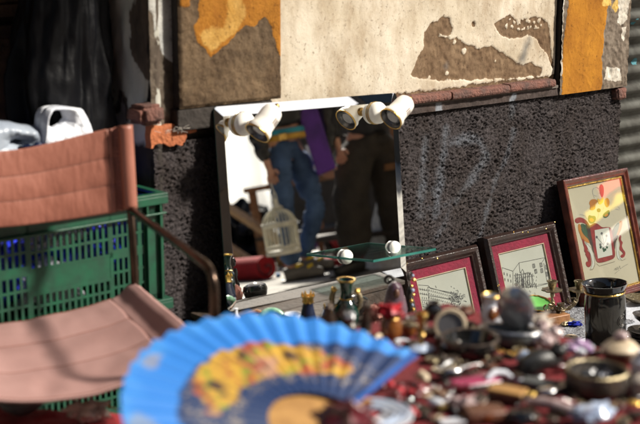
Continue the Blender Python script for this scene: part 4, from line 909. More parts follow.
for x in (-.28, 0, .28):
    b = MB(); b.box((x, 0, (Z1_-.022)/2), (.07, .42, Z1_-.022)); b.build('bearer', 'wood_board', pl, smooth=False)
def lumpbag(name, lab, cat, P, r, sc, m, lump=.6, lf=8, rot=0., seg=48):
    o = MB().ball((0, 0, 0), r, sc, seg, seg//2, lump=lump, lf=lf).build(name, m, angle=180); o.location = P; o.rotation_euler = (0, 0, rot); tag(o, lab, cat); return o
lumpbag('plastic_bag', 'blue plastic bag pressed against the side of the upper crate, right part', 'bag', W(CS-.13, CN-.15, Z2+.13), .10, (.95, .9, .95), 'blue_plastic', .5, 9, A)
lumpbag('plastic_bag', 'blue plastic bag inside the upper crate, near the left edge of the photo', 'bag', W(CS-.42, CN-.17, Z2+.12), .12, (1.15, .9, .85), 'blue_plastic', .5, 10, A)
lumpbag('plastic_bag', 'white plastic bag at the bottom of the upper crate', 'bag', W(CS-.27, CN-.11, Z2+.065), .08, (1.1, .8, .62), 'white_plastic', .6, 10, A)
lumpbag('plastic_bag', 'small white bag among the blue ones behind the upper slots of the crate', 'bag', W(CS-.25, CN-.10, Z2+.175), .055, (1.3, .8, .45), 'white_plastic', .6, 12, A)
# white carrier bag with open handle on top of the crate
def bag_sheet(name, par, inner, outer, n0, bulge, m, org, sd, nr=16):
    """soft bag wall between a hole outline and the bag outline, front and back sheets that meet at both edges"""
    K = 72
    def res(pl):
        pl = pl+[pl[0]]; L = [0]
        for p, q_ in zip(pl[:-1], pl[1:]): L.append(L[-1]+math.dist(p, q_))
        return [(float(np.interp(L[-1]*k/K, L, [p[0] for p in pl])), float(np.interp(L[-1]*k/K, L, [p[1] for p in pl]))) for k in range(K)]
    I, O_ = res(inner), res(outer)
    for sgn, nm in ((1, name), (-1, 'back_sheet')):
        def fn(a, c):
            k = int(round(a*K)) % K; x = I[k][0]*(1-c)+O_[k][0]*c; y = I[k][1]*(1-c)+O_[k][1]*c
            fold = .5+.5*math.sin(x*.75+y*.22+4*noise.noise(Vector((x*.06, y*.06, sd)))); q_ = fbm(Vector((x*.11, y*.05, sd)), 4)
            h_ = math.sin(math.pi*min(1, max(0, c)))**.6*bulge*(.93+.07*fold)+.003*q_*math.sin(math.pi*c)
            return hit(x+1.2*q_*c, y, W(0, n0, 0), NN)+NN*(h_*sgn)-org
        MB().grid(fn, K, nr).build(nm, m, par, angle=180, weld=False, solid=.0008)
og = hit(66, 134, W(CS, CN-.13, 0), NN)
wb = T('carrier_bag', 'white plastic carrier bag with looped handle on top of the crate', 'bag', og)
bag_sheet('front_sheet', wb, [(46, 124), (44.5, 116), (48, 110.5), (55, 109), (61, 111), (63, 117), (58, 123), (51, 127)], [(38, 152), (38.5, 130), (39, 117), (43, 109), (50, 106), (60, 105.5), (72, 107), (81, 108.5), (85, 115), (90, 127), (96, 142), (98, 152), (70, 155), (50, 155)], CN-.13, .030, 'white_plastic', og, 1)
MB().ball((0, 0, 0), .05, (1.25, .8, .75), 40, 24, lump=.3, lf=8).build('filled_part', 'white_plastic', wb, angle=180, loc=(.01, .03, -.03))
og = hit(12, 150, W(CS, CN-.16, 0), NN)
lb = T('plastic_bag', 'translucent bluish plastic bag lying on the crate at the left edge', 'bag', og)
bag_sheet('front_sheet', lb, [(10, 140), (14, 139), (18, 140), (14, 142)], [(-40, 160), (-38, 135), (-24, 124), (-6, 120), (8, 121), (20, 124), (34, 125), (46, 134), (52, 148), (50, 162), (0, 166)], CN-.16, .045, 'clear_plastic', og, 5)
lumpbag('plastic_bag', 'dark blue plastic bag between the translucent bag and the white carrier', 'bag', hit(42, 150, W(CS, CN-.12, 0), NN), .04, (1.4, .8, .45), 'blue_black', .5, 8, A)
# black refuse sack standing in the doorway
bb_ = T('refuse_sack', 'tall black plastic sack standing on the crates in the dark doorway', 'sack', W(-.265, -.165, .652), A)
def sackfn(a, c):
    t_ = a*2*math.pi; z = c*.82
    prof = np.interp(c, [0, .05, .3, .6, .75, .88, .96, 1], [.09, .115, .125, .105, .085, .07, .05, .01])
    q = fbm(Vector((math.cos(t_)*1.6, math.sin(t_)*1.6, c*1.8)), 5); fold = .10*math.sin(t_*9+6*noise.noise(Vector((c*3, math.cos(t_), 0))))
    return Vector((math.cos(t_)*prof*(1+q*.35+fold*.5), math.sin(t_)*prof*.72*(1+q*.35+fold*.5), z+q*.02))
MB().grid(sackfn, 140, 120).build('sack_body', 'black_plastic', bb_, angle=180, weld=False)
def bl(a, c):
    t_ = -1.75+(a-.5)*.34; z = .86+c*.40; p = np.interp(z/1.32, [.6, .75, .88, .96], [.14, .125, .10, .06])
    q = noise.noise(Vector((a*4, c*3, 1)))
    return Vector((math.cos(t_)*(p+.012)*(1+q*.05), math.sin(t_)*(p*.72+.026)*(1+q*.05), z))

# ================================================================== CANVAS CHAIR
Pr = pz(133, 212, .66); fd = (pz(212, 266, .66)-Pr); AL = fd.length; fd.normalize(); ld = Vector((fd.y, -fd.x, 0)); ld = -ld if ld.x > 0 else ld
CW = .50; Pr0 = Vector((Pr.x, Pr.y, 0))
chair = T('armchair', 'salmon canvas armchair on a dark metal tube frame before the green crates', 'chair', Pr0)
chair.matrix_world = basis(Pr0, -ld, -fd, ZZ)           # local x to the right post (0), -x leftwards, -y forwards
zs = toW(pz(133, 290, .48))[2]; ZS = .487
def bar(name, pts, r=.0085, par=chair, m='chair_tube'):
    pts = [Vector(p) for p in pts]; sm = [pts[0]]
    for i in range(1, len(pts)-1):                      # round every bend
        a = (pts[i-1]-pts[i]); c = (pts[i+1]-pts[i]); d = min(.05, a.length*.45, c.length*.45)
        p0 = pts[i]+a.normalized()*d; p2 = pts[i]+c.normalized()*d
        for k in range(7): t_ = k/6; sm.append((p0*(1-t_)**2)+pts[i]*2*t_*(1-t_)+p2*t_*t_)
    sm.append(pts[-1]); return MB().tube(sm, r, 14).build(name, m, par, angle=180)
for sx in (0, -CW):
    bar('back_post', [(sx, 0, .0), (sx, 0, .5), (sx, .035, .842)])
    bar('armrest', [(sx, .008, .662), (sx, -AL-.012, .655), (sx, -AL+.0, .30), (sx, -AL+.02, .0)])
    bar('seat_rail', [(sx, 0, ZS-.004), (sx, -AL+.01, ZS-.004)], .0085)
for y in (-.02, -AL+.03): bar('cross_bar', [(0, y, .30), (-CW, y, .30)], .007)
bar('cross_bar', [(0, 0, .14), (-CW, 0, .14)], .007)
def backfn(th):
    def fn(a, c):
        x = .012-(CW+.024)*a; z = .662+.178*c; y = .012+.035*max(0, (z-.5)/.342)+.028*math.sin(math.pi*min(1, max(0, a)))
        ed = min(a, 1-a); puff = .0024*math.sin(math.pi*((c*3) % 1))**.6*(1 if ed > .075 else .15)
        gather = .0022*math.sin(c*150+8*noise.noise(Vector((a*20, c*4, 0))))*max(0, 1-ed/.085)
        wr = .0028*fbm(Vector((a*5, c*1.6, 3)), 3)+.0005*fbm(Vector((a*60, c*5, 3)), 3)
        seam = -.0035*math.exp(-((ed-.078)/.004)**2)-.0025*math.exp(-((ed-.095)/.003)**2)
        sag = -(.020+.022*c)*math.sin(math.pi*a)+.003*math.sin(a*9)*c
        return Vector((x, y-puff-gather-wr-seam*-1 if th else y, z+sag))
    return fn
MB().grid(backfn(True), 260, 90).build('back_canvas', 'canvas_back', chair, angle=180, weld=False, solid=.007)
for i, c in enumerate((0.004, 1/3, 2/3, .996)):
    f_ = backfn(True); pts = [f_(.095+.81*k/60, c)+Vector((0, -.0035 if 0 < i < 3 else 0, 0)) for k in range(61)]
    MB().tube(pts, .0011 if 0 < i < 3 else .0028, 6).build('seam', 'thread' if 0 < i < 3 else 'canvas_back', chair, angle=180)
for a in (.078, .095):
    f_ = backfn(True); MB().tube([f_(a, k/40)+Vector((0, -.0032, 0)) for k in range(41)], .0010, 6).build('seam', 'thread', chair, angle=180)
def seatfn(a, c):
    x = -CW*a; y = .01-(AL-.06)*c
    ed = min(a, 1-a); sag = -.045*(1-(2*a-1)**2)-.018*(1-(2*a-1)**2)*c
    roll = .012 if ed < .02 else .012*math.exp(-((ed-.02)/.03)**2)
    puff = .0035*abs(math.sin(math.pi*c*3.0))**.6*(1 if ed > .1 else 0)
    wr = .004*fbm(Vector((a*4, c*2, 9)), 3)+.008*math.exp(-((a-.47-.1*c)/.05)**2)*noise.noise(Vector((c*4, a*2, 2)))
    seam = -.003*math.exp(-((ed-.105)/.004)**2)
    return Vector((x, y, ZS+.002+sag+roll+puff+wr+seam))
MB().grid(seatfn, 200, 110).build('seat_canvas', 'canvas_seat', chair, angle=180, weld=False, solid=.007)
for c in (.003, 1/3, 2/3, .997): MB().tube([seatfn(.1+.8*k/60, c)+Vector((0, 0, .004)) for k in range(61)], .0010, 6).build('seam', 'thread', chair, angle=180)
MB().tube([seatfn(.105, k/40)+Vector((0, 0, .0032)) for k in range(41)], .0011, 6).build('seam', 'thread', chair, angle=180)
for a in (0, 1):                                        # canvas rolled round the side rails
    MB().tube([(-CW*a, .01-(AL-.06)*k/30, ZS-.002) for k in range(31)], [.0155+.0012*noise.noise(Vector((k*.6, a, 0))) for k in range(31)], 18).build('rolled_edge', 'canvas_seat', chair, angle=180)
MB().tube([(.012, .03+.0, .664+.176*k/20) if 0 else Vector((0, .002+.035*max(0, (.664+.176*k/20-.5)/.342), .664+.176*k/20)) for k in range(21)], .0155, 16).build('back_sleeve', 'canvas_back', chair, angle=180)
MB().tube([Vector((-CW, .002+.035*max(0, (.664+.176*k/20-.5)/.342), .664+.176*k/20)) for k in range(21)], .0135, 16).build('back_sleeve', 'canvas_back', chair, angle=180)

# ================================================================== ROUND TABLE WITH THE RED CLOTH AND THE BRIC-A-BRAC
ZN = .55; TB = Vector((.240, 2.372, 0)); TLU, TLN = .66, 1.25   # far right corner; the table stands parallel to the wall
TMAT = basis(TB, UU, -NN, ZZ)                           # local x from -TLU to 0, y from -TLN to 0
tb = T('table', 'rectangular wooden table under the red cloth', 'table', TB, A)
b = MB(); b.box((-TLU/2, -TLN/2, ZN-.022), (TLU-.03, TLN-.03, .025)); b.build('tabletop', 'wood_mid', tb, smooth=False)
for x in (-.06, -TLU+.06):
    for y in (-.06, -TLN+.06): b = MB(); b.box((x, y, (ZN-.035)/2), (.04, .04, ZN-.035)); b.build('leg', 'wood_mid', tb, smooth=False, bevel=.003)
def tcl(a, c):
    x = -TLU-.16+(TLU+.32)*a; y = -TLN-.16+(TLN+.32)*c
    ox = max(0, -TLU-x, x); oy = max(0, -TLN-y, y); o_ = math.hypot(ox, oy); cx_ = min(0, max(-TLU, x)); cy_ = min(0, max(-TLN, y))
    wr = .0035*abs(fbm(Vector((x*9, y*9, 1)), 3))
    if o_ <= 0: p = Vector((x, y, ZN-.003+wr))
    else:
        f_ = .012*math.sin((x+y)*38+3*noise.noise(Vector((x*3, y*3, 0))))*min(1, o_/.1); d = Vector((x-cx_, y-cy_, 0)).normalized(); sp = min(1, o_/.02)*.012+f_*.8+.008*o_/.16
        p = Vector((cx_, cy_, ZN-.002-max(0, o_-.01)))+d*sp
    return TMAT @ p
tag(MB().grid(tcl, 150, 220).build('tablecloth', 'cloth_red', angle=180, weld=False, solid=.002), 'dark red cloth draped over the table in the foreground', 'tablecloth')
ZN += .003
def N_(x, y, dz=0.): return pz(x, y, ZN)+Vector((0, 0, dz))
def place(o, P, rot=0., tilt=0., tx=0.): o.location = P; o.rotation_euler = (R(tx), R(tilt), R(rot)); return o

# ---- the open fan
FP = Vector((.007, 1.605, .607)); FN = Vector((.245, -.23, .942)).normalized()
e1 = (Vector((1, 0, 0))-FN*FN.x).normalized(); e2 = FN.cross(e1)
fan = T('folding_fan', 'open blue pleated fan painted with yellow flowers, at the front', 'fan', FP); fan.matrix_world = basis(FP, e1, e2, FN)
qr = fan.matrix_world.inverted() @ hit(411, 361, FP, FN); AR = math.atan2(qr.y, qr.x); AL_ = AR+R(176); NP = 23; RI, RO = .077, .268
me = bpy.data.meshes.new('fan_leaf'); NR = 64; NTt = NP*2*4; vs = []; cols = []
def sm01(x, a, b): t_ = max(0., min(1., (x-a)/(b-a))); return t_*t_*(3-2*t_)
def mixc(a, b, f_): return tuple(p*(1-f_)+q*f_ for p, q in zip(a, b))
NAVY = (.004, .022, .085); SKY = (.018, .16, .50); PALE = (.06, .27, .60); YEL = (.44, .26, .03); YEL2 = (.30, .15, .03); REDF = (.28, .05, .025); PNK = (.40, .22, .14); GRN = (.16, .22, .02); DKB = (.05, .025, .015); DOT = (.26, .22, .17); GREYB = (.18, .22, .28)
def fan_col(r, t):                                      # t: 0 at the right guard .. 1 at the left guard, r in 0..1 across the leaf
    n1_ = noise.noise(Vector((r*7, t*22, 0))); n2_ = noise.noise(Vector((r*16, t*50, 4))); n3 = noise.noise(Vector((r*38, t*120, 9)))
    edge = .62+.03*n1_+.22*sm01(.30-t, 0, .3)
    c = mixc(NAVY, SKY, sm01(r, edge-.015, edge+.02))
    c = mixc(c, PALE, .55*sm01(r, .80, 1)*(.5+n1_))
    arc = (t-.41)                                       # flower spray
    ell = 1-(arc/.33)**2-((r-.38-.05*math.cos(arc*5))/.21)**2+.35*n1_+.15*n2_
    if ell > 0:
        k = 0; n1_ += .25*n3
        fc = mixc(YEL, YEL2, sm01(n2_+.2*n3, -.1, .5)); fc = mixc(fc, PNK, sm01(math.sin(t*17+1.2)+n1_, .55, 1.0)); fc = mixc(fc, REDF, sm01(n1_-n2_*.4+.5*math.sin(t*23+r*9), .22, .5)*.9); fc = mixc(fc, DKB, sm01(n2_+.6*n3-.3*math.sin(t*27), .30, .55)*.8)
        fc = mixc(fc, GRN, sm01(math.sin(t*31+r*17)+n2_, .85, 1.2)*(1 if r < .62 else .2))
        for (ct_, cr_, sz) in ((.60, .42, .040), (.28, .46, .042), (.42, .52, .026)):
            d_ = math.hypot((t-ct_)*1.7, (r-cr_)*.62)+.012*n2_; fc = mixc(DKB, fc, sm01(d_, sz*.6, sz*1.3))
        c = mixc(c, fc, sm01(ell, 0, .10))
    elif .10 < r < edge-.02:
        sp = sm01(n3+.45*n1_, .12, .32)*(1 if ell > -1.1 else 0)*sm01(ell, -1.1, -.5); c = mixc(c, DOT, sp*.8)
    g_ = math.hypot((t-.80)*3.0, (r-.87)*1.1); c = mixc(c, GREYB, .75*sm01(.13-g_+.04*n1_+.03*n2_, 0, .05))
    g_ = math.hypot((t-.60)*3.2, (r-.90)*1.6); c = mixc(c, DOT, .6*sm01(.10-g_+.05*n1_+.04*n2_, 0, .05))
    return c
for j in range(NR+1):
    r_ = j/NR; rad = RI+(RO-RI)*r_
    for i in range(NTt+1):
        t_ = i/NTt; a = AR+(AL_-AR)*t_; ph = (t_*NP) % 1; tri = 1-abs(2*ph-1)
        zz_ = (tri-.5)*.0065*(rad/RO)+.004*noise.noise(Vector((t_*5, r_*2, 0)))*r_; rr_ = rad+(.003*(tri) if j == NR else 0)
        vs.append((rr_*math.cos(a), rr_*math.sin(a), zz_)); cols.append(fan_col(r_, t_))
fs = [(j*(NTt+1)+i, j*(NTt+1)+i+1, (j+1)*(NTt+1)+i+1, (j+1)*(NTt+1)+i) for j in range(NR) for i in range(NTt)]
me.from_pydata(vs, [], fs); ca = me.color_attributes.new('paint', 'FLOAT_COLOR', 'POINT')
ca.data.foreach_set('color', np.array([(*c, 1) for c in cols], dtype=np.float32).ravel())
fm = bpy.data.materials.new('painted_fan_leaf'); fm.use_nodes = True; t = fm.node_tree; at = t.nodes.new('ShaderNodeVertexColor'); at.layer_name = 'paint'
t.links.new(at.outputs[0], t.nodes['Principled BSDF'].inputs['Base Color']); t.nodes['Principled BSDF'].inputs['Roughness'].default_value = .6
me.materials.append(fm); fl = bpy.data.objects.new('fan_leaf', me); COL.objects.link(fl); fl.parent = fan
q = fl.modifiers.new('thickness', 'SOLIDIFY'); q.thickness = .0006
for i in range(NP+1):
    a = AR+(AL_-AR)*i/NP; g_ = i in (0, NP); d = Vector((math.cos(a), math.sin(a), 0)); p = Vector((-d.y, d.x, 0)); w0, w1 = (.010, .0065) if not g_ else (.012, .011); zo = -.006+.0005*i-.006
    L0, L1 = -.018, (.108 if not g_ else .125)
    b = MB(); vs_f = []
    for (l_, w_) in ((L0, .006), (L0+.01, w0), (.05, w0*1.45), (.09, w1*1.3), (L1, w1)):
        c_ = d*l_; vs_f += [c_+p*w_/1.6+Vector((0, 0, zo)), c_-p*w_/1.6+Vector((0, 0, zo)), c_-p*w_/1.6+Vector((0, 0, zo+.0018)), c_+p*w_/1.6+Vector((0, 0, zo+.0018))]
    ff = [(0, 1, 2, 3), (19, 18, 17, 16)]
    for k in range(4): ff += [(k*4+m, k*4+(m+1) % 4, k*4+4+(m+1) % 4, k*4+4+m) for m in range(4)]
    b.add(vs_f, ff).build('guard_stick' if g_ else 'rib', 'fan_blue' if 0 else 'wood_light', fan, smooth=False)
MB().lathe([(0, -.02), (.004, -.02), (.004, .006), (0, .007)], 14, cap=False).build('pivot_pin', 'brass', fan)
mat('fan_blue', (.018, .09, .34), .5)
a = AR+.012; d = Vector((math.cos(a), math.sin(a), 0)); p = Vector((-d.y, d.x, 0))
MB().prism([(v.x, v.y) for v in (d*RI-p*.004, d*RO*.99-p*.006, d*RO*1.0+p*.006, d*RI+p*.004)], .0035, .0055).build('folded_edge', 'fan_blue', fan, smooth=False)

# ---- pieces on the cloth (positions are places on the table top)
def ringdish(lab, cat, name, P, r, h, m, inner=None, rot=0, tilt=0, sx=1., sy=1.):
    o = T(name, lab, cat, P, (R(tilt), 0, R(rot)))
    MB().lathe([(0, 0), (r*.8, 0), (r*.98, h*.3), (r, h*.75), (r*.97, h), (r*.86, h*1.0), (r*.80, h*.7), (r*.70, h*.28), (0, h*.22)], 40, cap=False, sx=sx, sy=sy).build('bowl', m, o, angle=60)
    MB().lathe([(r*.985, h*.93), (r*1.01, h*1.0), (r*.95, h*1.07), (r*.88, h*1.0)], 40, cap=False, sx=sx, sy=sy).build('rim', inner or m, o); return o
ringdish('black shallow round dish with worn rim, left of the pewter oval box', 'dish', 'dish', N_(470, 352), .050, .026, 'black_gloss', 'dark_bronze')
ringdish('dark grey-brown round bowl with gilt rim and glints, front right', 'bowl', 'bowl', N_(596, 392), .049, .036, 'bowl_grey', 'old_brass')
for i, (x, y, m, lab) in enumerate(((588, 376, 'pewter', 'pewter charm lying inside the grey-brown bowl'), (606, 377, 'silver', 'silver charm lying inside the grey-brown bowl'))):
    place(tag(MB().ball((0, 0, 0), .010, (1.4, .8, .6), lump=.7).build('charm', m), lab, 'charm'), N_(x, y+8, .018), i*50)
# round hand mirror with cream rim, stood up
o = T('compact_mirror', 'round grey hand mirror with cream rim propped upright', 'hand mirror', N_(450, 341), (R(78), R(0), R(-8)))
MB().lathe([(0, 0), (.022, 0), (.022, .004), (0, .004)], 40, TR((0, .028, 0)), cap=False).build('mirror_face', 'glass_grey', o); MB().lathe([(.021, -.002), (.027, -.001), (.0285, .003), (.027, .006), (.022, .006)], 40, TR((0, .028, 0)), cap=False).build('rim', 'ivory', o)
# pewter oval box with open lid
o = T('oval_box', 'oval pewter box with its lid standing open', 'box', N_(510, 343), (0, 0, R(-24)))
MB().lathe([(0, 0), (.036, 0), (.042, .006), (.043, .018), (.040, .024), (.034, .025), (.03, .018), (0, .016)], 44, cap=False, sx=1.28, sy=.72).build('box_body', 'slate', o, angle=60)
MB().lathe([(.039, .0225), (.0435, .0245), (.040, .028), (.033, .026)], 44, cap=False, sx=1.28, sy=.72).build('rim', 'pewter', o)
ld_ = TR((.004, .022, .024)) @ RX(102) @ TR((0, .036, 0))
MB().lathe([(0, .004), (.030, .002), (.038, -.002), (.040, .002), (.036, .007), (0, .011)], 40, ld_, cap=False, sx=.82, sy=1.02).build('lid', 'glass_grey', o, angle=60); MB().lathe([(.0375, -.003), (.0405, -.002), (.041, .003), (.038, .005)], 40, ld_, cap=False, sx=.82, sy=1.02).build('lid_rim', 'silver', o)
# white jug with brown front
o = T('jug', 'small white glazed jug with a brown front and gilt lip', 'jug', N_(491, 326), R(30))
MB().lathe([(0, 0), (.014, 0), (.018, .010), (.020, .024), (.016, .036), (.0125, .042), (.0145, .050), (.0175, .056), (.0155, .056), (.011, .044), (0, .042)], 32, cap=False).build('jug_body', 'porcelain', o); MB().lathe([(.0160, .054), (.0185, .0565), (.016, .059), (.014, .0565)], 30, cap=False).build('lip', 'gold', o)
MB().ball((-.006, -.013, .026), .0105, (1, .8, 1.3), lump=.3).build('brown_panel', 'amber', o); MB().tube([(.015, .004, .046), (.028, .006, .042), (.028, .006, .024), (.018, .004, .016)], .003, 10).build('handle', 'ivory', o)
# pile of pale beads
rr = random.Random(21)
for i, (x, y) in enumerate([(533, 334), (541, 330), (548, 336), (537, 342), (553, 342), (545, 345), (528, 326), (556, 335)]):
    place(tag(MB().ball((0, 0, 0), rr.uniform(.009, .014), (1, 1, .85), 16, 10, lump=.5).build('bead', 'pearl' if i % 3 else 'porcelain'), 'pinkish white bead in the pile right of the pewter oval box', 'bead', 'pale beads piled beside the pewter box'), N_(x, y+6, .009+.008*(i % 2)), i*40)
place(tag(MB().ball((0, 0, .012), .028, (1.1, .8, .5), lump=.9, seg=30, rings=16).build('stone', 'beige_stone'), 'rough beige stone between the pewter box and the wooden reel', 'stone'), N_(532, 330), 20)
# black cat ornament
o = T('cat_ornament', 'matt black crouching cat ornament behind the grey-brown bowl', 'figurine', N_(541, 373), R(20))
MB().tube([(-.030, 0, .0), (-.026, 0, .014), (-.008, 0, .022), (.012, 0, .022), (.026, 0, .020), (.034, 0, .016)], [.012, .018, .019, .017, .014, .006], 18).build('body', 'black_rubber', o)
MB().ball((.026, -.006, .036), .013, (1.1, 1, .95)).build('head', 'black_rubber', o)
for dy in (-.013, .001): MB().lathe([(.004, 0), (.0, .010)], 8, TR((.026, dy, .045)), cap=False).build('ear', 'black_rubber', o)
MB().tube([(-.03, 0, .01), (-.040, .008, .014), (-.036, .02, .010)], [.004, .004, .002], 8).build('tail', 'black_rubber', o)
# porcelain flower
o = T('porcelain_flower', 'purple and white porcelain flower behind the grey-brown bowl', 'ornament', N_(578, 360), 0)
for i in range(8):
    a = i*math.pi/4; MB().ball((.016*math.cos(a), .014*math.sin(a), .020+.003*(i % 2)), .0105, (1, 1, .6), 14, 8, lump=.4).build('petal', 'lilac' if i % 2 else 'porcelain', o)
MB().ball((0, 0, .028), .009).build('flower_heart', 'lilac', o); MB().lathe([(0, 0), (.016, 0), (.008, .008), (.009, .018), (0, .02)], 20, cap=False).build('foot', 'porcelain', o)
# mushroom lidded pot
o = T('lidded_pot', 'squat brown pot with a pinkish knobbed lid near the right edge', 'pot', N_(620, 362), 0)
MB().lathe([(0, 0), (.018, 0), (.026, .008), (.028, .018), (.022, .022), (0, .022)], 32, cap=False).build('pot_body', 'leather_brown', o); MB().lathe([(.030, .021), (.031, .025), (.022, .034), (.010, .038), (0, .038)], 32, cap=False).build('lid', 'ivory', o); MB().ball((0, 0, .044), .010, (1.2, 1.2, .9)).build('knob', 'pearl', o)
lat('jar', 'white porcelain jar cut by the right edge of the photo', 'jar', N_(644, 376), [(0, 0), (.018, 0), (.022, .01), (.022, .026), (.014, .034), (.012, .042), (0, .043)], 'porcelain', cap=False)
lat('jar', 'tan stoneware jar in front of the white porcelain jar', 'jar', N_(643, 396), [(0, 0), (.016, 0), (.021, .01), (.019, .026), (.012, .032), (0, .033)], 'beige_stone', cap=False)
# wooden matchbox with orange top
o = T('wooden_box', 'small flat wooden box with orange-tan lid, front centre right', 'box', N_(507, 399), R(-28))
b = MB(); b.box((0, 0, .006), (.054, .032, .012)); b.build('box_body', 'dark_bronze', o, bevel=.001); b = MB(); b.box((0, 0, .0145), (.055, .033, .005)); b.build('lid', 'wood_light', o, bevel=.0015)
# wallet
o = T('wallet', 'magenta leather wallet with grey edge lying on the cloth', 'wallet', N_(474, 385), R(24))
b = MB(); b.box((0, 0, .005), (.078, .040, .010)); b.build('wallet_body', 'magenta', o, bevel=.003); b = MB(); b.box((0, -.021, .005), (.074, .003, .008)); b.build('edge', 'pewter', o, bevel=.001); b = MB(); b.box((.0, .012, .0108), (.070, .004, .002)); b.build('strap', 'wine', o, bevel=.0005)
def spoon(lab, P, rot, L=.085):
    o = T('spoon', lab, 'spoon', P, R(rot)); MB().ball((0, 0, .0105), .012, (1.5, 1, .35)).build('spoon_bowl', 'silver', o); MB().tube([(.014, 0, .011), (.04, 0, .014), (L, 0, .0125)], [.0025, .002, .003], 8, flat=.6).build('handle', 'silver', o)
spoon('silver spoon lying against the magenta wallet', N_(452, 379, .006), 22, .05); spoon('silver spoon lying before the small black cat', N_(548, 396), 20, .05)
o = T('candlestick', 'little brass candlestick on a white porcelain foot', 'candlestick', N_(421, 350), 0)
MB().lathe([(0, 0), (.020, 0), (.0235, .004), (.018, .008), (.006, .011), (0, .011)], 32, cap=False).build('foot', 'porcelain_blue', o); MB().lathe([(.005, .01), (.004, .022), (.008, .028), (.0045, .034), (.0045, .048), (.010, .056), (.0115, .064), (.009, .066), (.0065, .058), (0, .056)], 24, cap=False).build('stem', 'brass', o)
o = T('round_pot', 'small round black pot on the far edge of the red cloth', 'pot', N_(433, 318), 0); MB().lathe([(0, 0), (.010, 0), (.017, .010), (.016, .020), (.009, .026), (.011, .031), (.009, .031), (.006, .026), (0, .024)], 28, cap=False).build('pot_body', 'black_gloss', o)
place(tag(MB().ball((0, 0, .009), .014, (1.5, .9, .7), lump=.8).build('brooch', 'leather_brown'), 'reddish brown brooch right of the round black pot', 'brooch'), N_(462, 316), 10)
# shell, oval porcelain, balls
place(tag(MB().tube([(-.010, 0, .006), (-.002, .003, .010), (.008, 0, .008), (.014, -.006, .006)], [.004, .0085, .008, .003], 14).build('shell', 'ivory'), 'ivory and amber curled shell just right of the fan tip', 'shell'), N_(421, 382), -40)
place(tag(MB().ball((0, 0, .007), .013, (.75, 1.3, .55)).build('porcelain_egg', 'porcelain'), 'small white porcelain oval right of the dark red beads', 'ornament'), N_(436, 407), 40)
place(tag(MB().ball((0, 0, .013), .0135).build('ball', 'porcelain_blue'), 'bluish white glass ball beside the small black cat', 'ball'), N_(524, 366), 0)
place(tag(MB().ball((0, 0, .016), .023, (1.35, .9, .62), lump=.5).build('porcelain_hen', 'porcelain_blue'), 'large shiny bluish white porcelain piece at the bottom edge', 'ornament'), N_(592, 424), 20)
place(tag(MB().tube([(-.026, -.006, .005), (-.02, .0, .012), (-.006, .006, .017), (.010, .004, .014), (.018, -.004, .008)], [.003, .005, .0055, .0055, .004], 12).build('porcelain_hook', 'porcelain'), 'white porcelain hook behind the orange-tan box', 'ornament'), N_(500, 383), 20)
place(tag(MB().ball((0, 0, .010), .015, (1.2, .9, .7), lump=1.0).build('box_shell', 'pearl'), 'pale pinkish lump of coral below the magenta wallet', 'coral'), N_(462, 410), 0)
o = T('leather_case', 'dark brown leather case at the front between coral and orange-tan box', 'case', N_(484, 418), R(10)); b = MB(); b.box((0, 0, .008), (.06, .04, .016)); b.build('case_body', 'leather_brown', o, bevel=.004); b = MB(); b.box((0, -.0205, .009), (.012, .002, .006)); b.build('clasp', 'brass', o)
o = T('slate_box', 'flat dark slate box with a pale end between two silver things', 'box', N_(543, 388), R(-24)); b = MB(); b.box((0, 0, .006), (.062, .028, .012)); b.build('box_body', 'slate', o, bevel=.002); b = MB(); b.box((.029, 0, .0065), (.010, .0285, .0125)); b.build('end_cap', 'pewter', o, bevel=.001)
place(tag(MB().tube([(-.034, .012, .010), (-.01, .004, .013), (.012, -.004, .012), (.036, -.012, .009)], [.005, .009, .008, .005], 14).build('rolled_cloth', 'pearl'), 'rolled pinkish cloth in front of the slate box', 'cloth'), N_(550, 412), -10)
place(tag(MB().ball((0, 0, .008), .016, (1.3, .9, .6), lump=.6).build('black_stone', 'black_gloss'), 'polished black stone at the bottom edge below the orange-tan box', 'stone'), N_(520, 422), 0)
o = MB(); o.box((0, 0, .003), (.036, .018, .003)); place(tag(o.build('card', 'porcelain', bevel=.0006), 'small white card at the bottom edge beside the leather case', 'card'), N_(452, 423), 15)
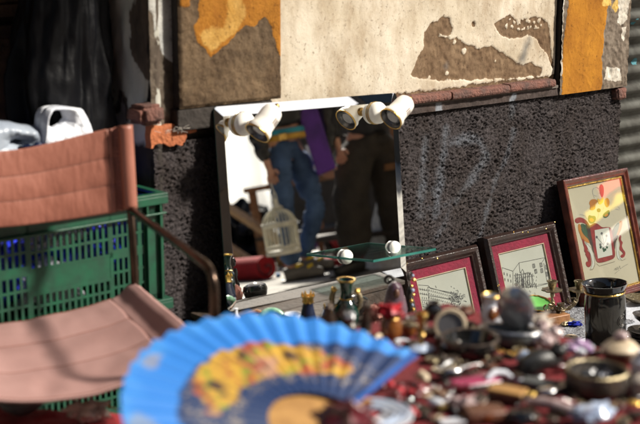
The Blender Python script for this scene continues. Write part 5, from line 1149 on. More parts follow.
def trinket(lab, P, m, sc, i, cat='trinket', name='trinket', group=None):
    r3 = random.Random(i*7+3); o = T(name, lab, cat, P, (R(r3.uniform(-14, 14)), R(r3.uniform(-14, 14)), R(i*47)), group); r = .0125*r3.uniform(.85, 1.15); k = i % 5; m2 = ('old_brass', 'dark_bronze', 'silver', 'gold', 'pewter')[i % 5]
    if k == 0:                                          # brooch: moulded oval, rim and stones
        MB().lathe([(0, 0), (r*.9, 0), (r, r*.22), (r*.8, r*.45), (r*.3, r*.62), (0, r*.64)], 26, cap=False, sx=sc[0], sy=sc[1], wob=lambda a, z: .05*math.cos(a*9)).build('setting', m, o)
        for j in range(9): a = j*2*math.pi/9; MB().ball((r*sc[0]*.86*math.cos(a), r*sc[1]*.86*math.sin(a), r*.45), r*.17, seg=8, rings=6).build('stone', m2, o)
    elif k == 1:                                        # ring box / little lidded tin
        MB().lathe([(0, 0), (r, 0), (r*1.04, r*.1), (r*1.04, r*.55), (0, r*.55)], 26, cap=False, sx=sc[0], sy=sc[1]).build('tin', m, o); MB().lathe([(r*1.09, r*.5), (r*1.09, r*.72), (r*.9, r*.85), (r*.35, r*.9), (0, r*1.1)], 26, cap=False, sx=sc[0], sy=sc[1]).build('lid', m2, o)
    elif k == 2:                                        # bangle with a pendant
        MB().tube([(r*1.2*math.cos(t_), r*.95*math.sin(t_), r*.25) for t_ in [2*math.pi*q/20 for q in range(20)]], r*.2, 8, closed=True).build('band', m, o); MB().ball((r*1.2, 0, r*.3), r*.45, (1, .7, .5), lump=.6).build('pendant', m2, o)
    elif k == 3:                                        # figurine lying down
        MB().tube([(-r*1.5, 0, r*.35), (-r*.9, r*.1, r*.5), (0, 0, r*.6), (r*.7, -r*.1, r*.45), (r*1.1, 0, r*.5), (r*1.6, r*.1, r*.4)], [r*.3, r*.5, r*.42, r*.25, r*.42, r*.1], 12).build('body', m, o); MB().tube([(0, r*.3, r*.5), (r*.5, r*.8, r*.35), (r*1.0, r*.9, r*.25)], [r*.16, r*.14, r*.1], 8).build('arm', m, o)
    else:                                               # medal with a raised edge and a loop
        MB().lathe([(0, 0), (r, 0), (r*1.05, r*.12), (r, r*.3), (r*.86, r*.3), (r*.8, r*.18), (r*.3, r*.24), (0, r*.34)], 26, cap=False, sx=sc[0], sy=sc[1]).build('medal', m, o); MB().tube([(r*(1.1+.3)*1 + r*.3*math.cos(t_), r*.3*math.sin(t_), r*.2) for t_ in [2*math.pi*q/10 for q in range(10)]], r*.09, 6, closed=True).build('loop', m2, o)
    return o
for i, (x, y, m, sc, lab) in enumerate([
    (432, 362, 'old_brass', (1, .8, .5), 'tarnished brass brooch below the little candlestick'), (451, 363, 'dark_bronze', (1.2, .9, .5), 'dark bronze brooch left under the black dish'),
    (441, 372, 'ivory', (.7, 1, .5), 'ivory coloured button above the silver spoon'), (505, 360, 'dark_bronze', (1.2, 1, .7), 'dark bronze knob under the pewter box'),
    (489, 366, 'leather_brown', (1.3, .8, .5), 'brown leather scrap right of the magenta wallet'), (519, 352, 'gold', (.8, .8, .6), 'gilt button touching the pewter oval box'),
    (517, 379, 'porcelain', (1, .8, .6), 'white china scrap under the bluish glass ball'), (530, 380, 'black_gloss', (1.4, 1, .6), 'glossy black bead in front of the black cat'),
    (562, 372, 'wine', (1.2, .8, .5), 'wine red glass piece left of the grey-brown bowl'), (630, 382, 'dark_bronze', (1.2, 1, .6), 'dark bronze weight between the bowl and the tan jar'),
    (610, 350, 'old_brass', (1.2, .8, .5), 'brass scrap behind the squat brown pot'), (432, 335, 'wine', (1.2, .8, .5), 'wine red glass piece right of the candlestick'),
    (404, 345, 'porcelain', (1.4, .8, .5), 'white china piece left of the candlestick'), (378, 340, 'ivory', (1.5, .7, .5), 'ivory coloured comb piece above the fan edge'),
    (395, 356, 'amber', (1.2, .9, .5), 'amber lump above the fan tip'), (440, 395, 'leather_brown', (1, 1, .5), 'brown leather knot beneath the magenta wallet'),
    (478, 402, 'beige_stone', (1.4, .9, .5), 'beige pebble left of the orange-tan box'), (425, 395, 'ivory', (.6, .6, .8), 'yellowish bone piece below the curled shell'),
    (575, 412, 'pearl', (1.2, .8, .5), 'pearly flat shell below the slate box'), (566, 398, 'dark_bronze', (1, 1, .6), 'dark bronze button in front of the grey-brown bowl'),
    (620, 408, 'wine', (1, .7, .4), 'wine red bead on the bare red cloth at the right'), (466, 368, 'silver', (.8, .6, .5), 'bright silver stud behind the magenta wallet'),
    (500, 372, 'dark_bronze', (1.3, .9, .6), 'dark bronze bird shape behind the white hook'), (640, 420, 'dark_bronze', (1.3, .9, .6), 'dark bronze lump in the lower right corner')]):
    trinket(lab, N_(x, y), m, sc, i)
# a scatter of smaller dark pieces, chains and earrings between the big ones
def chain(lab, px_, m, r=.0032, group=None):
    o = T('chain', lab, 'chain', N_(*px_[0]), 0, group); c_ = o.location; q = []
    for a_, b_ in zip(px_[:-1], px_[1:]):
        for k in range(4): q.append(N_(a_[0]+(b_[0]-a_[0])*k/4, a_[1]+(b_[1]-a_[1])*k/4, .004)-c_)
    for _ in range(2): q = [q[0]]+[(q[i-1]+q[i]*2+q[i+1])/4 for i in range(1, len(q)-1)]+[q[-1]]
    L = [0]
    for a_, b_ in zip(q[:-1], q[1:]): L.append(L[-1]+(b_-a_).length)
    n_ = int(L[-1]/(r*2.1)); mb = MB()
    for k in range(n_):
        t_ = L[-1]*k/n_; p = Vector([float(np.interp(t_, L, [v[i] for v in q])) for i in range(3)])
        mb.tube([p+(Vector((math.cos(w_), math.sin(w_), 0)) if k % 2 else Vector((math.cos(w_)*.8, 0, math.sin(w_)*.7)))*r for w_ in [2*math.pi*j/8 for j in range(8)]], r*.32, 5, closed=True)
    mb.build('links', m, o, angle=180); MB().ball(q[-1]+Vector((0, 0, .002)), r*2.2, (1.3, 1, .6), lump=.5).build('clasp', 'gold', o); return o
chain('fine gold chain looping below the pewter oval box', [(486, 358), (500, 352), (515, 358), (524, 350), (535, 356)], 'gold')
chain('silver chain curled between the magenta wallet and the dark red beads', [(432, 388), (446, 394), (456, 388), (448, 400), (440, 414)], 'silver')
chain('old brass chain in front of the grey-brown bowl', [(556, 404), (575, 402), (598, 412), (622, 402), (638, 408)], 'old_brass')
chain('dark chain across the middle of the cloth above the orange-tan box', [(480, 394), (492, 388), (510, 386), (520, 392), (534, 400)], 'dark_bronze')
chain('gold chain at the bottom edge beside the leather case', [(462, 420), (470, 414), (486, 422), (506, 416), (516, 422)], 'gold')
tm = ['dark_bronze', 'wine', 'bowl_grey', 'old_brass', 'black_gloss', 'leather_brown', 'pewter', 'dark_bronze', 'wine', 'ivory', 'black_gloss']
word = {'dark_bronze': 'dark bronze', 'wine': 'wine red', 'bowl_grey': 'grey metal', 'old_brass': 'tarnished brass', 'black_gloss': 'glossy black', 'leather_brown': 'brown', 'pewter': 'pewter', 'ivory': 'ivory coloured'}
kinds = ['brooch', 'little tin', 'bangle', 'lying figurine', 'medal']
used = [(470, 352), (596, 392), (510, 343), (507, 399), (474, 385), (592, 424), (541, 373), (578, 360), (620, 362), (372, 424), (484, 418)]
rr = random.Random(44); cnt = 0; tries = 0; seen_ = set()
while cnt < 46 and tries < 3000:
    tries += 1; x = rr.uniform(405, 640); y = rr.uniform(318, 426)
    if y < 306+(x-430)*.22+8 or any(abs(x-a)/1.6+abs(y-b_) < (16 if j < 11 else 8) for j, (a, b_) in enumerate(used)): continue
    used.append((x, y)); m = tm[cnt % len(tm)]; k = kinds[cnt % 5]
    zone = ('near the far edge' if y < 345 else 'in the middle' if y < 385 else 'near the front')+' of the red cloth, '+('left part' if x < 480 else 'middle part' if x < 560 else 'right part')
    lb_ = 'small %s %s %s' % (word[m], k, zone); lb_ += ', second' if lb_ in seen_ else ''; seen_.add(lb_)
    trinket(lb_, N_(x, y), m, (rr.uniform(.8, 1.2), rr.uniform(.7, 1), .5), cnt, k.split()[-1], k.replace(' ', '_'), 'small trinkets scattered over the red cloth'); cnt += 1
# dark beads in a heap, necklace strands
for k in range(34):
    x = 352+rr.random()*70; y = 388+rr.random()*34
    place(tag(MB().ball((0, 0, .006), rr.uniform(.0055, .0085), (1, 1, .9), 12, 8).build('glass_bead', 'wine' if k % 4 else 'scarlet'), 'dark red glass bead in the heap under the right end of the fan', 'bead', 'dark red glass beads heaped below the fan'), N_(x, y))
for i, (pts, m, lab) in enumerate([([(348, 396), (372, 404), (398, 409), (420, 420)], 'scarlet', 'scarlet glass necklace strand running through the dark beads'), ([(565, 352), (590, 356), (612, 352)], 'dark_bronze', 'dark bead strand behind the grey-brown bowl'), ([(440, 350), (446, 372), (470, 376), (496, 362)], 'dark_bronze', 'dark bead strand looped round the black dish')]):
    o = T('necklace', lab, 'necklace', N_(*pts[0])); n_ = 0; c_ = o.location
    for a_, b_ in zip(pts[:-1], pts[1:]):
        for k in range(7):
            p = N_(a_[0]+(b_[0]-a_[0])*k/7, a_[1]+(b_[1]-a_[1])*k/7, .005)-c_; MB().ball(p, .0045, seg=10, rings=6).build('bead', m, o)
place(tag(MB().ball((0, 0, .0), .026, (1.35, .8, .85), lump=.6, seg=30, rings=16).build('pouch', 'wine'), 'dark wine red pouch beside the wooden hub of the fan', 'pouch'), pz(347, 421, .655), 0)
# white and blue striped dish under the fan, front
o = T('plate', 'white and blue striped china plate under the right half of the fan', 'plate', N_(372, 424), R(-15))
MB().lathe([(0, .003), (.025, .003), (.048, .010), (.060, .014), (.060, .017), (.046, .013), (.024, .006), (0, .006)], 48, cap=False).build('plate_body', 'porcelain', o)
for r_ in (.052, .042, .032): MB().lathe([(r_-.003, .0095+(r_-.03)*.25), (r_, .0125+(r_-.03)*.22), (r_+.003, .0105+(r_-.03)*.27)], 48, TR((0, 0, .003)), cap=False).build('blue_band', 'porcelain_blue', o)
# figurines on the far edge of the table (blurred)
o = T('figurine', 'dark grey metal figurine of a standing rider left of the scarlet pouch', 'figurine', N_(329, 345), R(10))
MB().tube([(0, 0, 0), (0, 0, .006), (0, 0, .02), (0, 0, .045), (.0, -.002, .06), (0, -.002, .068), (0, -.002, .076)], [.018, .016, .009, .012, .006, .008, .003], 16).build('body', 'dark_bronze', o)
MB().tube([(-.010, 0, .052), (-.022, -.004, .042), (-.020, -.01, .030)], [.0045, .004, .003], 8).build('arm', 'dark_bronze', o); MB().tube([(.010, 0, .052), (.022, -.004, .060), (.028, -.006, .074)], [.0045, .004, .003], 8).build('arm', 'dark_bronze', o)
o = T('figurine', 'mottled pewter figurine with round head in front of the green vase', 'figurine', N_(349, 343), R(-20))
MB().tube([(0, 0, 0), (0, 0, .005), (0, 0, .018), (0, 0, .032), (0, 0, .041)], [.019, .017, .012, .014, .007], 18).build('body', 'bowl_grey', o); MB().ball((0, -.003, .048), .0115, lump=.4).build('head', 'pewter', o)
o = T('figurine', 'thin dark bronze figurine right of the mottled pewter one', 'figurine', N_(366, 340), R(30))
MB().tube([(0, 0, 0), (0, 0, .006), (0, .002, .03), (0, 0, .052), (0, -.002, .060), (0, -.002, .068)], [.015, .010, .010, .005, .007, .002], 14).build('body', 'dark_bronze', o); MB().lathe([(.0, .06), (.012, .062), (.002, .067), (0, .072)], 18, cap=False).build('hat', 'dark_bronze', o)
o = T('pouch', 'scarlet velvet pouch on top of the amber jar', 'pouch', N_(389, 336, .036), R(0)); MB().ball((0, 0, .010), .018, (1.2, .9, .62), lump=.8, seg=26, rings=14).build('pouch_body', 'scarlet', o); MB().tube([(-.008, -.002, .020), (0, 0, .026), (.008, .002, .020)], .0015, 6).build('drawstring', 'wine', o)
o = T('jar', 'amber glass jar under the scarlet pouch', 'jar', N_(391, 336)); MB().lathe([(0, 0), (.016, 0), (.019, .006), (.019, .024), (.014, .031), (.014, .036), (0, .036)], 28, cap=False).build('jar_body', 'amber', o); MB().lathe([(.0145, .0325), (.016, .034), (.0145, .0355)], 24, cap=False).build('lid_ring', 'brass', o)
o = T('pill_box', 'old brass round box with ivory lid between jar and candlestick', 'box', N_(409, 334)); MB().lathe([(0, 0), (.010, 0), (.012, .004), (.012, .016), (0, .016)], 24, cap=False).build('box_body', 'amber', o); MB().lathe([(.0128, .015), (.0128, .019), (.006, .023), (0, .023)], 24, cap=False).build('lid', 'old_brass', o)
# low stool with red cloth at the lower left
PS = pz(60, 418, .33); st_ = T('stool', 'low stool covered with red cloth at the lower left of the photo', 'stool', (PS.x-.02, PS.y-.06, 0), R(-8))
b = MB(); b.box((0, 0, .300), (.34, .22, .03)); b.build('seat', 'wood_mid', st_, smooth=False, bevel=.004)
for x in (-.14, .14):
    for y in (-.08, .08): b = MB(); b.box((x, y, .142), (.03, .03, .285)); b.build('leg', 'wood_mid', st_, smooth=False)
MB().grid(lambda a, c: Vector(((a-.5)*.37, (c-.5)*.25, .322+.008*abs(fbm(Vector((a*5, c*4, 2)), 4))-.06*max(0, abs(a-.5)*2-.93)/.07-.06*max(0, abs(c-.5)*2-.9)/.1)), 60, 40).build('red_cover', 'cloth_red_bright', st_, angle=180, weld=False, solid=.002)
ZS_ = .332
place(tag(MB().ball((0, 0, .018), .026, (1.4, .9, .7), lump=.8, seg=28, rings=14).build('crumpled_paper', 'beige_stone'), 'crumpled whitish paper lying on the red cloth of the low stool', 'paper'), pz(88, 420, ZS_), 0)
o = T('bowl', 'grey-green metal bowl at the lower left corner', 'bowl', pz(22, 412, ZS_), 0); MB().lathe([(0, 0), (.02, 0), (.040, .014), (.046, .030), (.043, .030), (.033, .014), (0, .006)], 36, cap=False).build('bowl_body', 'slate', o)
place(tag(MB().tube([(0, 0, .004), (.05, .0, .008), (.10, 0, .004)], [.002, .002, .001], 8).build('metal_rod', 'brass'), 'thin brass rod lying on the low stool left of the fan', 'rod'), pz(84, 404, ZS_+.004), -30)

# ================================================================== PEOPLE AND STREET SEEN IN THE MIRROR
mat('denim', (.075, .14, .28), .85, col2=(.025, .055, .125), nscale=7, bump=.5, bscale=30, contrast=(.3, .7)); mat('denim_worn', (.14, .21, .32), .85)
mat('skin', (.50, .27, .18), .5, col2=(.42, .21, .14), nscale=20); mat('hair_dark', (.03, .018, .012), .6, bump=.6, bscale=60); mat('jacket_black', (.012, .012, .013), .4, bump=.6, bscale=18); mat('cord_brown', (.035, .028, .020), .9, col2=(.018, .014, .010), nscale=9, bump=.6, bscale=40)
mat('jacket_dark', (.014, .014, .016), .7, bump=.4, bscale=20); mat('turquoise', (.03, .30, .38), .7); mat('belt_yellow', (.60, .33, .03), .5); mat('shoe_grey', (.12, .11, .10), .7); mat('shoe_blue', (.03, .18, .45), .6); mat('shoe_yellow', (.7, .5, .03), .6); mat('shoe_black', (.015, .014, .013), .5)
mat('purple_cloth', (.10, .02, .26), .6, col2=(.05, .01, .14), nscale=8, bump=.3, bscale=20); mat('cream_paint', (.80, .77, .62), .5); mat('sheet_white', (.9, .9, .88), .9); mat('red_felt', (.42, .010, .016), .85, bump=.3)
mat('eye_white', (.8, .8, .78), .3); mat('eye_dark', (.03, .02, .015), .2); mat('lips', (.4, .13, .11), .5); mat('yellow_cloth', (.80, .52, .02), .8); mat('red_cloth', (.60, .03, .03), .8)
def skin(name, m, parent, nodes, edges, root=0, sub=2, wr=0.):
    """one continuous tapering surface grown round connected joints"""
    me = bpy.data.meshes.new(name); me.from_pydata([tuple(p) for p, r in nodes], edges, []); o = bpy.data.objects.new(name, me); COL.objects.link(o)
    md = o.modifiers.new('skin', 'SKIN'); md.use_smooth_shade = True; md.branch_smoothing = .6
    for i, (p, r) in enumerate(nodes): sv = me.skin_vertices[0].data[i]; sv.radius = (r, r) if not isinstance(r, tuple) else r; sv.use_root = (i == root)
    sb = o.modifiers.new('s', 'SUBSURF'); sb.levels = sub; sb.render_levels = sub
    dg = bpy.context.evaluated_depsgraph_get(); dg.update(); nm = bpy.data.meshes.new_from_object(o.evaluated_get(dg)); bpy.data.objects.remove(o)
    nm.materials.clear(); nm.materials.append(MATS[m]); nm.shade_smooth()
    if wr:                                              # cloth creases: tighter across the limb than along it
        cs = [(v.co.copy(), v.normal.copy()) for v in nm.vertices]
        for v, (c, n_) in zip(nm.vertices, cs): v.co = c+n_*wr*(noise.noise(Vector((c.x*5, c.y*5, c.z*13)))+.7*(.5-abs(noise.noise(Vector((c.x*9+3, c.y*9, c.z*24)))*2)))
    q = bpy.data.objects.new(name, nm); COL.objects.link(q); q.parent = parent; return q
def person(lab, T0, J, cols, female):
    """J: joints as pixels of the mirror image with a light-path offset; feet are put on the ground"""
    g0 = GR(*J['ground']); o = T('person', lab, 'person', g0)
    P = {}
    for k_, v_ in J.items():
        if k_ == 'ground': continue
        P[k_] = MR(v_[0], v_[1], T0+v_[2])-g0
    up = Vector((0, 0, 1)); view = (MR(300, 200, T0+.5)-MR(300, 200, T0)).normalized()
    r_ = 1.0
    def nd(seq): return [(P[a] if isinstance(a, str) else a, r) for a, r in seq]
    hipc = (P['hipL']+P['hipR'])/2; chest = P['chest']; neck = P['neck']; head = P['head']
    # body: one continuous surface under the clothes
    nodes = [(hipc, .10), (hipc.lerp(chest, .5), .095), (chest, .09), (neck, .048), (neck.lerp(head, .35), .05), (head+Vector((0, 0, .02)), .092), (head+Vector((0, 0, .075)), .078),
             (P['hipL'], .075), (P['kneeL'], .048), (P['ankL'], .034), (P['hipR'], .075), (P['kneeR'], .048), (P['ankR'], .034),
             (P['shL'], .036), (P['elL'], .032), (P['haL'], .022), (P['shR'], .036), (P['elR'], .032), (P['haR'], .022)]
    edges = [(0, 1), (1, 2), (2, 3), (3, 4), (4, 5), (5, 6), (0, 7), (7, 8), (8, 9), (0, 10), (10, 11), (11, 12), (2, 13), (13, 14), (14, 15), (2, 16), (16, 17), (17, 18)]
    for sd_ in ('L', 'R'):                              # palm and five bent fingers
        h0 = 15 if sd_ == 'L' else 18; w_ = P['ha'+sd_]; d = (w_-P['el'+sd_]).normalized(); side = d.cross(view).normalized(); pi_ = len(nodes)
        nodes.append((w_+d*.045, .021)); edges.append((h0, pi_))
        for f_ in range(4):
            a0 = w_+d*.072+side*(f_-1.5)*.017; L_ = (.026, .031, .029, .022)[f_]; k_ = len(nodes)
            nodes += [(a0, .0085), (a0+d*L_+view*.012, .0078), (a0+d*L_*1.35+view*.034, .007)]; edges += [(pi_, k_), (k_, k_+1), (k_+1, k_+2)]
        k_ = len(nodes); nodes += [(w_+d*.035-side*.036-view*.01, .011), (w_+d*.065-side*.045-view*.022, .009)]; edges += [(pi_, k_), (k_, k_+1)]
    skin('body', 'skin', o, nodes, edges, 0, 2)
    fw = P['face'].normalized() if 'face' in P else -view
    fw = (-view); rt = fw.cross(up).normalized(); hc = head+Vector((0, 0, .045))
    for s_ in (-1, 1):
        e = MB().ball(hc+fw*.086+rt*s_*.032, .012).build('eye', 'eye_white', o); MB().ball(hc+fw*.096+rt*s_*.032, .0055).build('iris', 'eye_dark', e)
        MB().ball(hc+rt*s_*.092-Vector((0, 0, .012)), .022, (.5, .8, 1.3)).build('ear', 'skin', o)
    MB().tube([hc+fw*.088+up*.012, hc+fw*.108-up*.022, hc+fw*.094-up*.034], [.007, .013, .008], 10).build('nose', 'skin', o); MB().ball(hc+fw*.086-up*.056, .016, (1.3, 1.3, .35)).build('mouth', 'lips', o)
    hb = MB().ball(hc+up*.062-fw*.038, .103, (1, 1, .92), 28, 16, lump=.25)
    if female: hb.tube([hc-fw*.05, hc-fw*.09-up*.12, hc-fw*.08-up*.26], [.09, .10, .05], 16)
    hb.build('hair', 'hair_dark', o, angle=180)
    kl, kr = P['kneeL'], P['kneeR']; tr = cols['rad']
    def mid(a, b, f_): return a.lerp(b, f_)
    skin('trousers', cols['trousers'], o, [(hipc+up*.10, tr[0]), (hipc, tr[0]*1.12), (P['hipL'], tr[1]), (mid(P['hipL'], kl, .5), tr[1]*.93), (kl, tr[2]), (mid(kl, P['ankL'], .45), tr[2]*.98), (P['ankL']+up*.02, tr[3]), (P['hipR'], tr[1]), (mid(P['hipR'], kr, .5), tr[1]*.93), (kr, tr[2]), (mid(kr, P['ankR'], .45), tr[2]*.98), (P['ankR']+up*.02, tr[3])],
         [(0, 1), (1, 2), (2, 3), (3, 4), (4, 5), (5, 6), (1, 7), (7, 8), (8, 9), (9, 10), (10, 11)], 1, 3, .016)
    jb = cols['jr']
    skin('jacket', cols['jacket'], o, [(hipc+up*(.06+cols['hem']), jb[0]), (hipc.lerp(chest, .5), jb[1]), (chest, jb[2]), (neck-up*.02, .068), (P['shL'], .088), (P['elL'], .058), (P['elL'].lerp(P['haL'], .92), .043), (P['shR'], .088), (P['elR'], .058), (P['elR'].lerp(P['haR'], .92), .043)],
         [(0, 1), (1, 2), (2, 3), (2, 4), (4, 5), (5, 6), (2, 7), (7, 8), (8, 9)], 2, 3, .02)
    for s_ in 'LR':
        an = P['ank'+s_]; toe = P['toe'+s_]; 
        d = (toe-an); d.z = 0; d = d.normalized(); base = Vector((an.x, an.y, max(0., an.z-.07)))
        sh = skin('shoe', cols['shoe'], o, [(base-d*.05+up*.045, .042), (base+up*.055, .046), (base+d*.10+up*.042, .042), (base+d*.19+up*.032, .032)], [(0, 1), (1, 2), (2, 3)], 1)
        MB().tube([base-d*.07+up*.010, base+d*.02+up*.010, base+d*.12+up*.010, base+d*.215+up*.010], [.036, .042, .046, .030], 16, flat=.28).build('sole', 'shoe_black', sh)
        if female:
            MB().tube([base+d*.03+up*.09-d.cross(up)*.03, base+d*.06+up*.092, base+d*.03+up*.09+d.cross(up)*.03], .011, 8).build('lace_panel', 'shoe_yellow', sh); MB().tube([base+d*.10+up*.075-d.cross(up)*.034, base+d*.12+up*.082, base+d*.10+up*.075+d.cross(up)*.034], .010, 8).build('lace_panel', 'shoe_yellow', sh)
            MB().tube([base-d*.085+up*.05-d.cross(up)*.02, base-d*.088+up*.055, base-d*.085+up*.05+d.cross(up)*.02], .014, 8).build('heel_patch', 'shoe_blue', sh)
    return o, P, hipc, view
T0 = 7.75
wo, PW, hw, vw = person('person in blue jeans, black jacket and yellow belt carrying a cream birdcage', T0, dict(ground=(304, 283), hipL=(277, 153, -.05), hipR=(295, 153, .08), kneeL=(284, 210, -.05), kneeR=(316, 204, .06), ankL=(292, 270, .0), ankR=(304, 262, .14), toeL=(318, 284, .0), toeR=(330, 270, .1),
    chest=(288, 66, .02), neck=(290, 44, .02), head=(290, 26, -.03), shL=(264, 58, -.05), shR=(315, 56, .1), elL=(253, 120, -.10), haL=(268, 166, -.14), elR=(326, 112, .12), haR=(328, 160, .05)),
    dict(trousers='denim', rad=(.118, .086, .058, .052), jacket='jacket_black', jr=(.135, .13, .135), hem=.075, shoe='shoe_grey'), True)
up = ZZ
def beltring(o, c, r, h, m, name, z0):
    MB().lathe([(r, z0), (r*1.03, z0+h*.5), (r, z0+h)], 32, TR(c), cap=False).build(name, m, o, solid=.006)
beltring(wo, hw, .140, .035, 'turquoise', 'shirt_hem', .105); 
bt_ = MB().lathe([(.141, .075), (.144, .09), (.141, .108)], 32, TR(hw), cap=False).build('belt', 'belt_yellow', wo, solid=.006)
bk = MB(); bk.box(hw-vw*.145+up*.09, (.05, .05, .04)); bk.build('buckle', 'gold', bt_, bevel=.004)
ma, PM, hm, vm = person('person in black jacket and wide dark brown trousers standing next to the purple bag', T0+.25, dict(ground=(372, 273), hipL=(352, 150, -.06), hipR=(384, 150, .06), kneeL=(352, 208, -.1), kneeR=(393, 205, .06), ankL=(356, 262, -.05), ankR=(408, 262, .1), toeL=(340, 274, -.15), toeR=(420, 276, .0),
    chest=(362, 47, .0), neck=(362, 22, .0), head=(362, 3, -.03), shL=(333, 38, -.08), shR=(394, 38, .1), elL=(325, 98, -.1), haL=(338, 146, -.16), elR=(408, 98, .12), haR=(405, 150, .0)),
    dict(trousers='cord_brown', rad=(.17, .135, .115, .105), jacket='jacket_dark', jr=(.20, .18, .17), hem=-.02, shoe='shoe_black'), False)
# purple bag hanging from the walker's shoulder
def mrp(x, y, t_): return MR(x, y, T0+t_)
o = T('shoulder_bag', 'long flat purple bag hanging between the two reflected people', 'bag', mrp(316, 138, .0)); c = o.location
quad = [mrp(293, 98, 0)-c, mrp(313, 96, 0)-c, mrp(336, 168, 0)-c, mrp(318, 176, 0)-c]; vv = (MR(300, 200, 8)-MR(300, 200, 7)).normalized()
b = MB(); b.add([p-vv*.04 for p in quad]+[p+vv*.04 for p in quad], [(0, 1, 2, 3), (7, 6, 5, 4), (0, 4, 5, 1), (1, 5, 6, 2), (2, 6, 7, 3), (3, 7, 4, 0)]); b.build('bag_body', 'purple_cloth', o, bevel=.008, smooth=False)
MB().tube([quad[0]*.9, mrp(300, 70, -.05)-c, mrp(308, 50, -.02)-c, mrp(315, 72, .05)-c, quad[1]*.9], .012, 8).build('strap', 'purple_cloth', o)
# birdcage
cg_top, cg_bot = MR(277, 205, T0-.16), MR(284, 254, T0-.16); ch = (cg_top-cg_bot).length; cw = (MR(266, 235, T0-.16)-MR(300, 235, T0-.16)).length/2
hand = PW['haL']+wo.location+Vector((0, 0, -.10)); cage = T('birdcage', 'cream painted wire birdcage with a domed roof held by the walking person', 'birdcage', Vector((hand.x, hand.y, cg_bot.z)))
d_ = MR(281, 235, T0-.16); cage.location.x = d_.x; cage.location.y = d_.y
mb = MB(); mb.lathe([(0, 0), (cw*1.04, 0), (cw*1.06, .012), (cw, .025), (0, .025)], 36, cap=False); mb.build('base', 'cream_paint', cage)
zt = ch*.60
for z_, r_ in ((.12*ch, 1), (zt*.93, 1), (zt, 1.03)):
    MB().lathe([(cw*r_, z_), (cw*(r_+.03), z_+.008), (cw*r_, z_+.016)], 36, cap=False).build('hoop', 'cream_paint', cage, solid=.004)
for i in range(28):
    a = 2*math.pi*i/28; pts = [(cw*math.cos(a), cw*math.sin(a), .02), (cw*math.cos(a), cw*math.sin(a), zt)]+[(cw*math.cos(a)*math.cos(q), cw*math.sin(a)*math.cos(q), zt+(ch-zt)*.82*math.sin(q)) for q in [R(18*k) for k in range(1, 6)]]
    MB().tube(pts, .0030, 6).build('wire', 'cream_paint', cage)
MB().lathe([(.035, ch*.93), (.04, ch*.95), (.02, ch), (.01, ch+.02), (.014, ch+.03), (0, ch+.045)], 20, cap=False).build('finial', 'cream_paint', cage); q = Vector(hand)-cage.location
MB().tube([(.05*math.cos(t_)*1, 0, ch+.03+.05*math.sin(t_)) for t_ in [math.pi*k/8 for k in range(17)]], .004, 6, closed=False).build('ring', 'cream_paint', cage); MB().tube([(0, 0, ch+.075), tuple(q)], .004, 6).build('hook', 'cream_paint', cage)
# a second-hand pitch laid out further down the street
P = GR(252, 280); rr_ = T('rolled_rug', 'bright red rolled rug lying on the pavement, reflected', 'rug', P)
x_ = (GR(268, 279)-GR(236, 281)); L_ = x_.length/2; x_.normalize(); MB().tube([tuple(x_*-L_+up*.08), tuple(x_*L_+up*.08)], .08, 28).build('rolled_felt', 'red_felt', rr_, angle=50); MB().tube([tuple(x_*(L_+.004)+Vector((0, 0, .08))+Vector((-x_.y, x_.x, 0))*math.cos(t_)*t_*.0105+up*math.sin(t_)*t_*.0105) for t_ in [k*.4 for k in range(18)]], .006, 6).build('spiral_end', 'wine', rr_)
def mbox(name, lab, cat, px, py, w_, d__, h_, m, rot=0., z=0., parts=None):
    P = GR(px, py); o = T(name, lab, cat, P+Vector((0, 0, z)), rot); b = MB(); b.box((0, 0, h_/2), (w_, d__, h_)); b.build('body', m, o, smooth=False, bevel=.01); return o
xa = math.atan2(x_.y, x_.x)
# leaning wooden frame
P = GR(252, 268); o = T('bed_base', 'empty brown wooden frame leaning behind the red rug, reflected', 'bed base', P, xa); M_ = RX(-20) @ RY(35)
for c_, d_ in (((0, 0, .06), (.75, .05, .06)), ((0, 0, .50), (.75, .05, .06)), ((-.35, 0, .28), (.06, .05, .5)), ((.35, 0, .28), (.06, .05, .5))): b = MB(); b.box(c_, d_, M_); b.build('rail', 'wood_light', o, smooth=False)
o = MB().ball((0, 0, .22), .34, (1.25, .9, .75), 36, 20, lump=.7).build('refuse_bag', 'black_plastic'); o.location = GR(256, 262); tag(o, 'black plastic bag heaped behind the red rug, reflected', 'bag')
o = mbox('bollard', 'pale stone block on the pavement left of the red rug, reflected', 'block', 227, 283, .09, .12, .62, 'porcelain', xa)
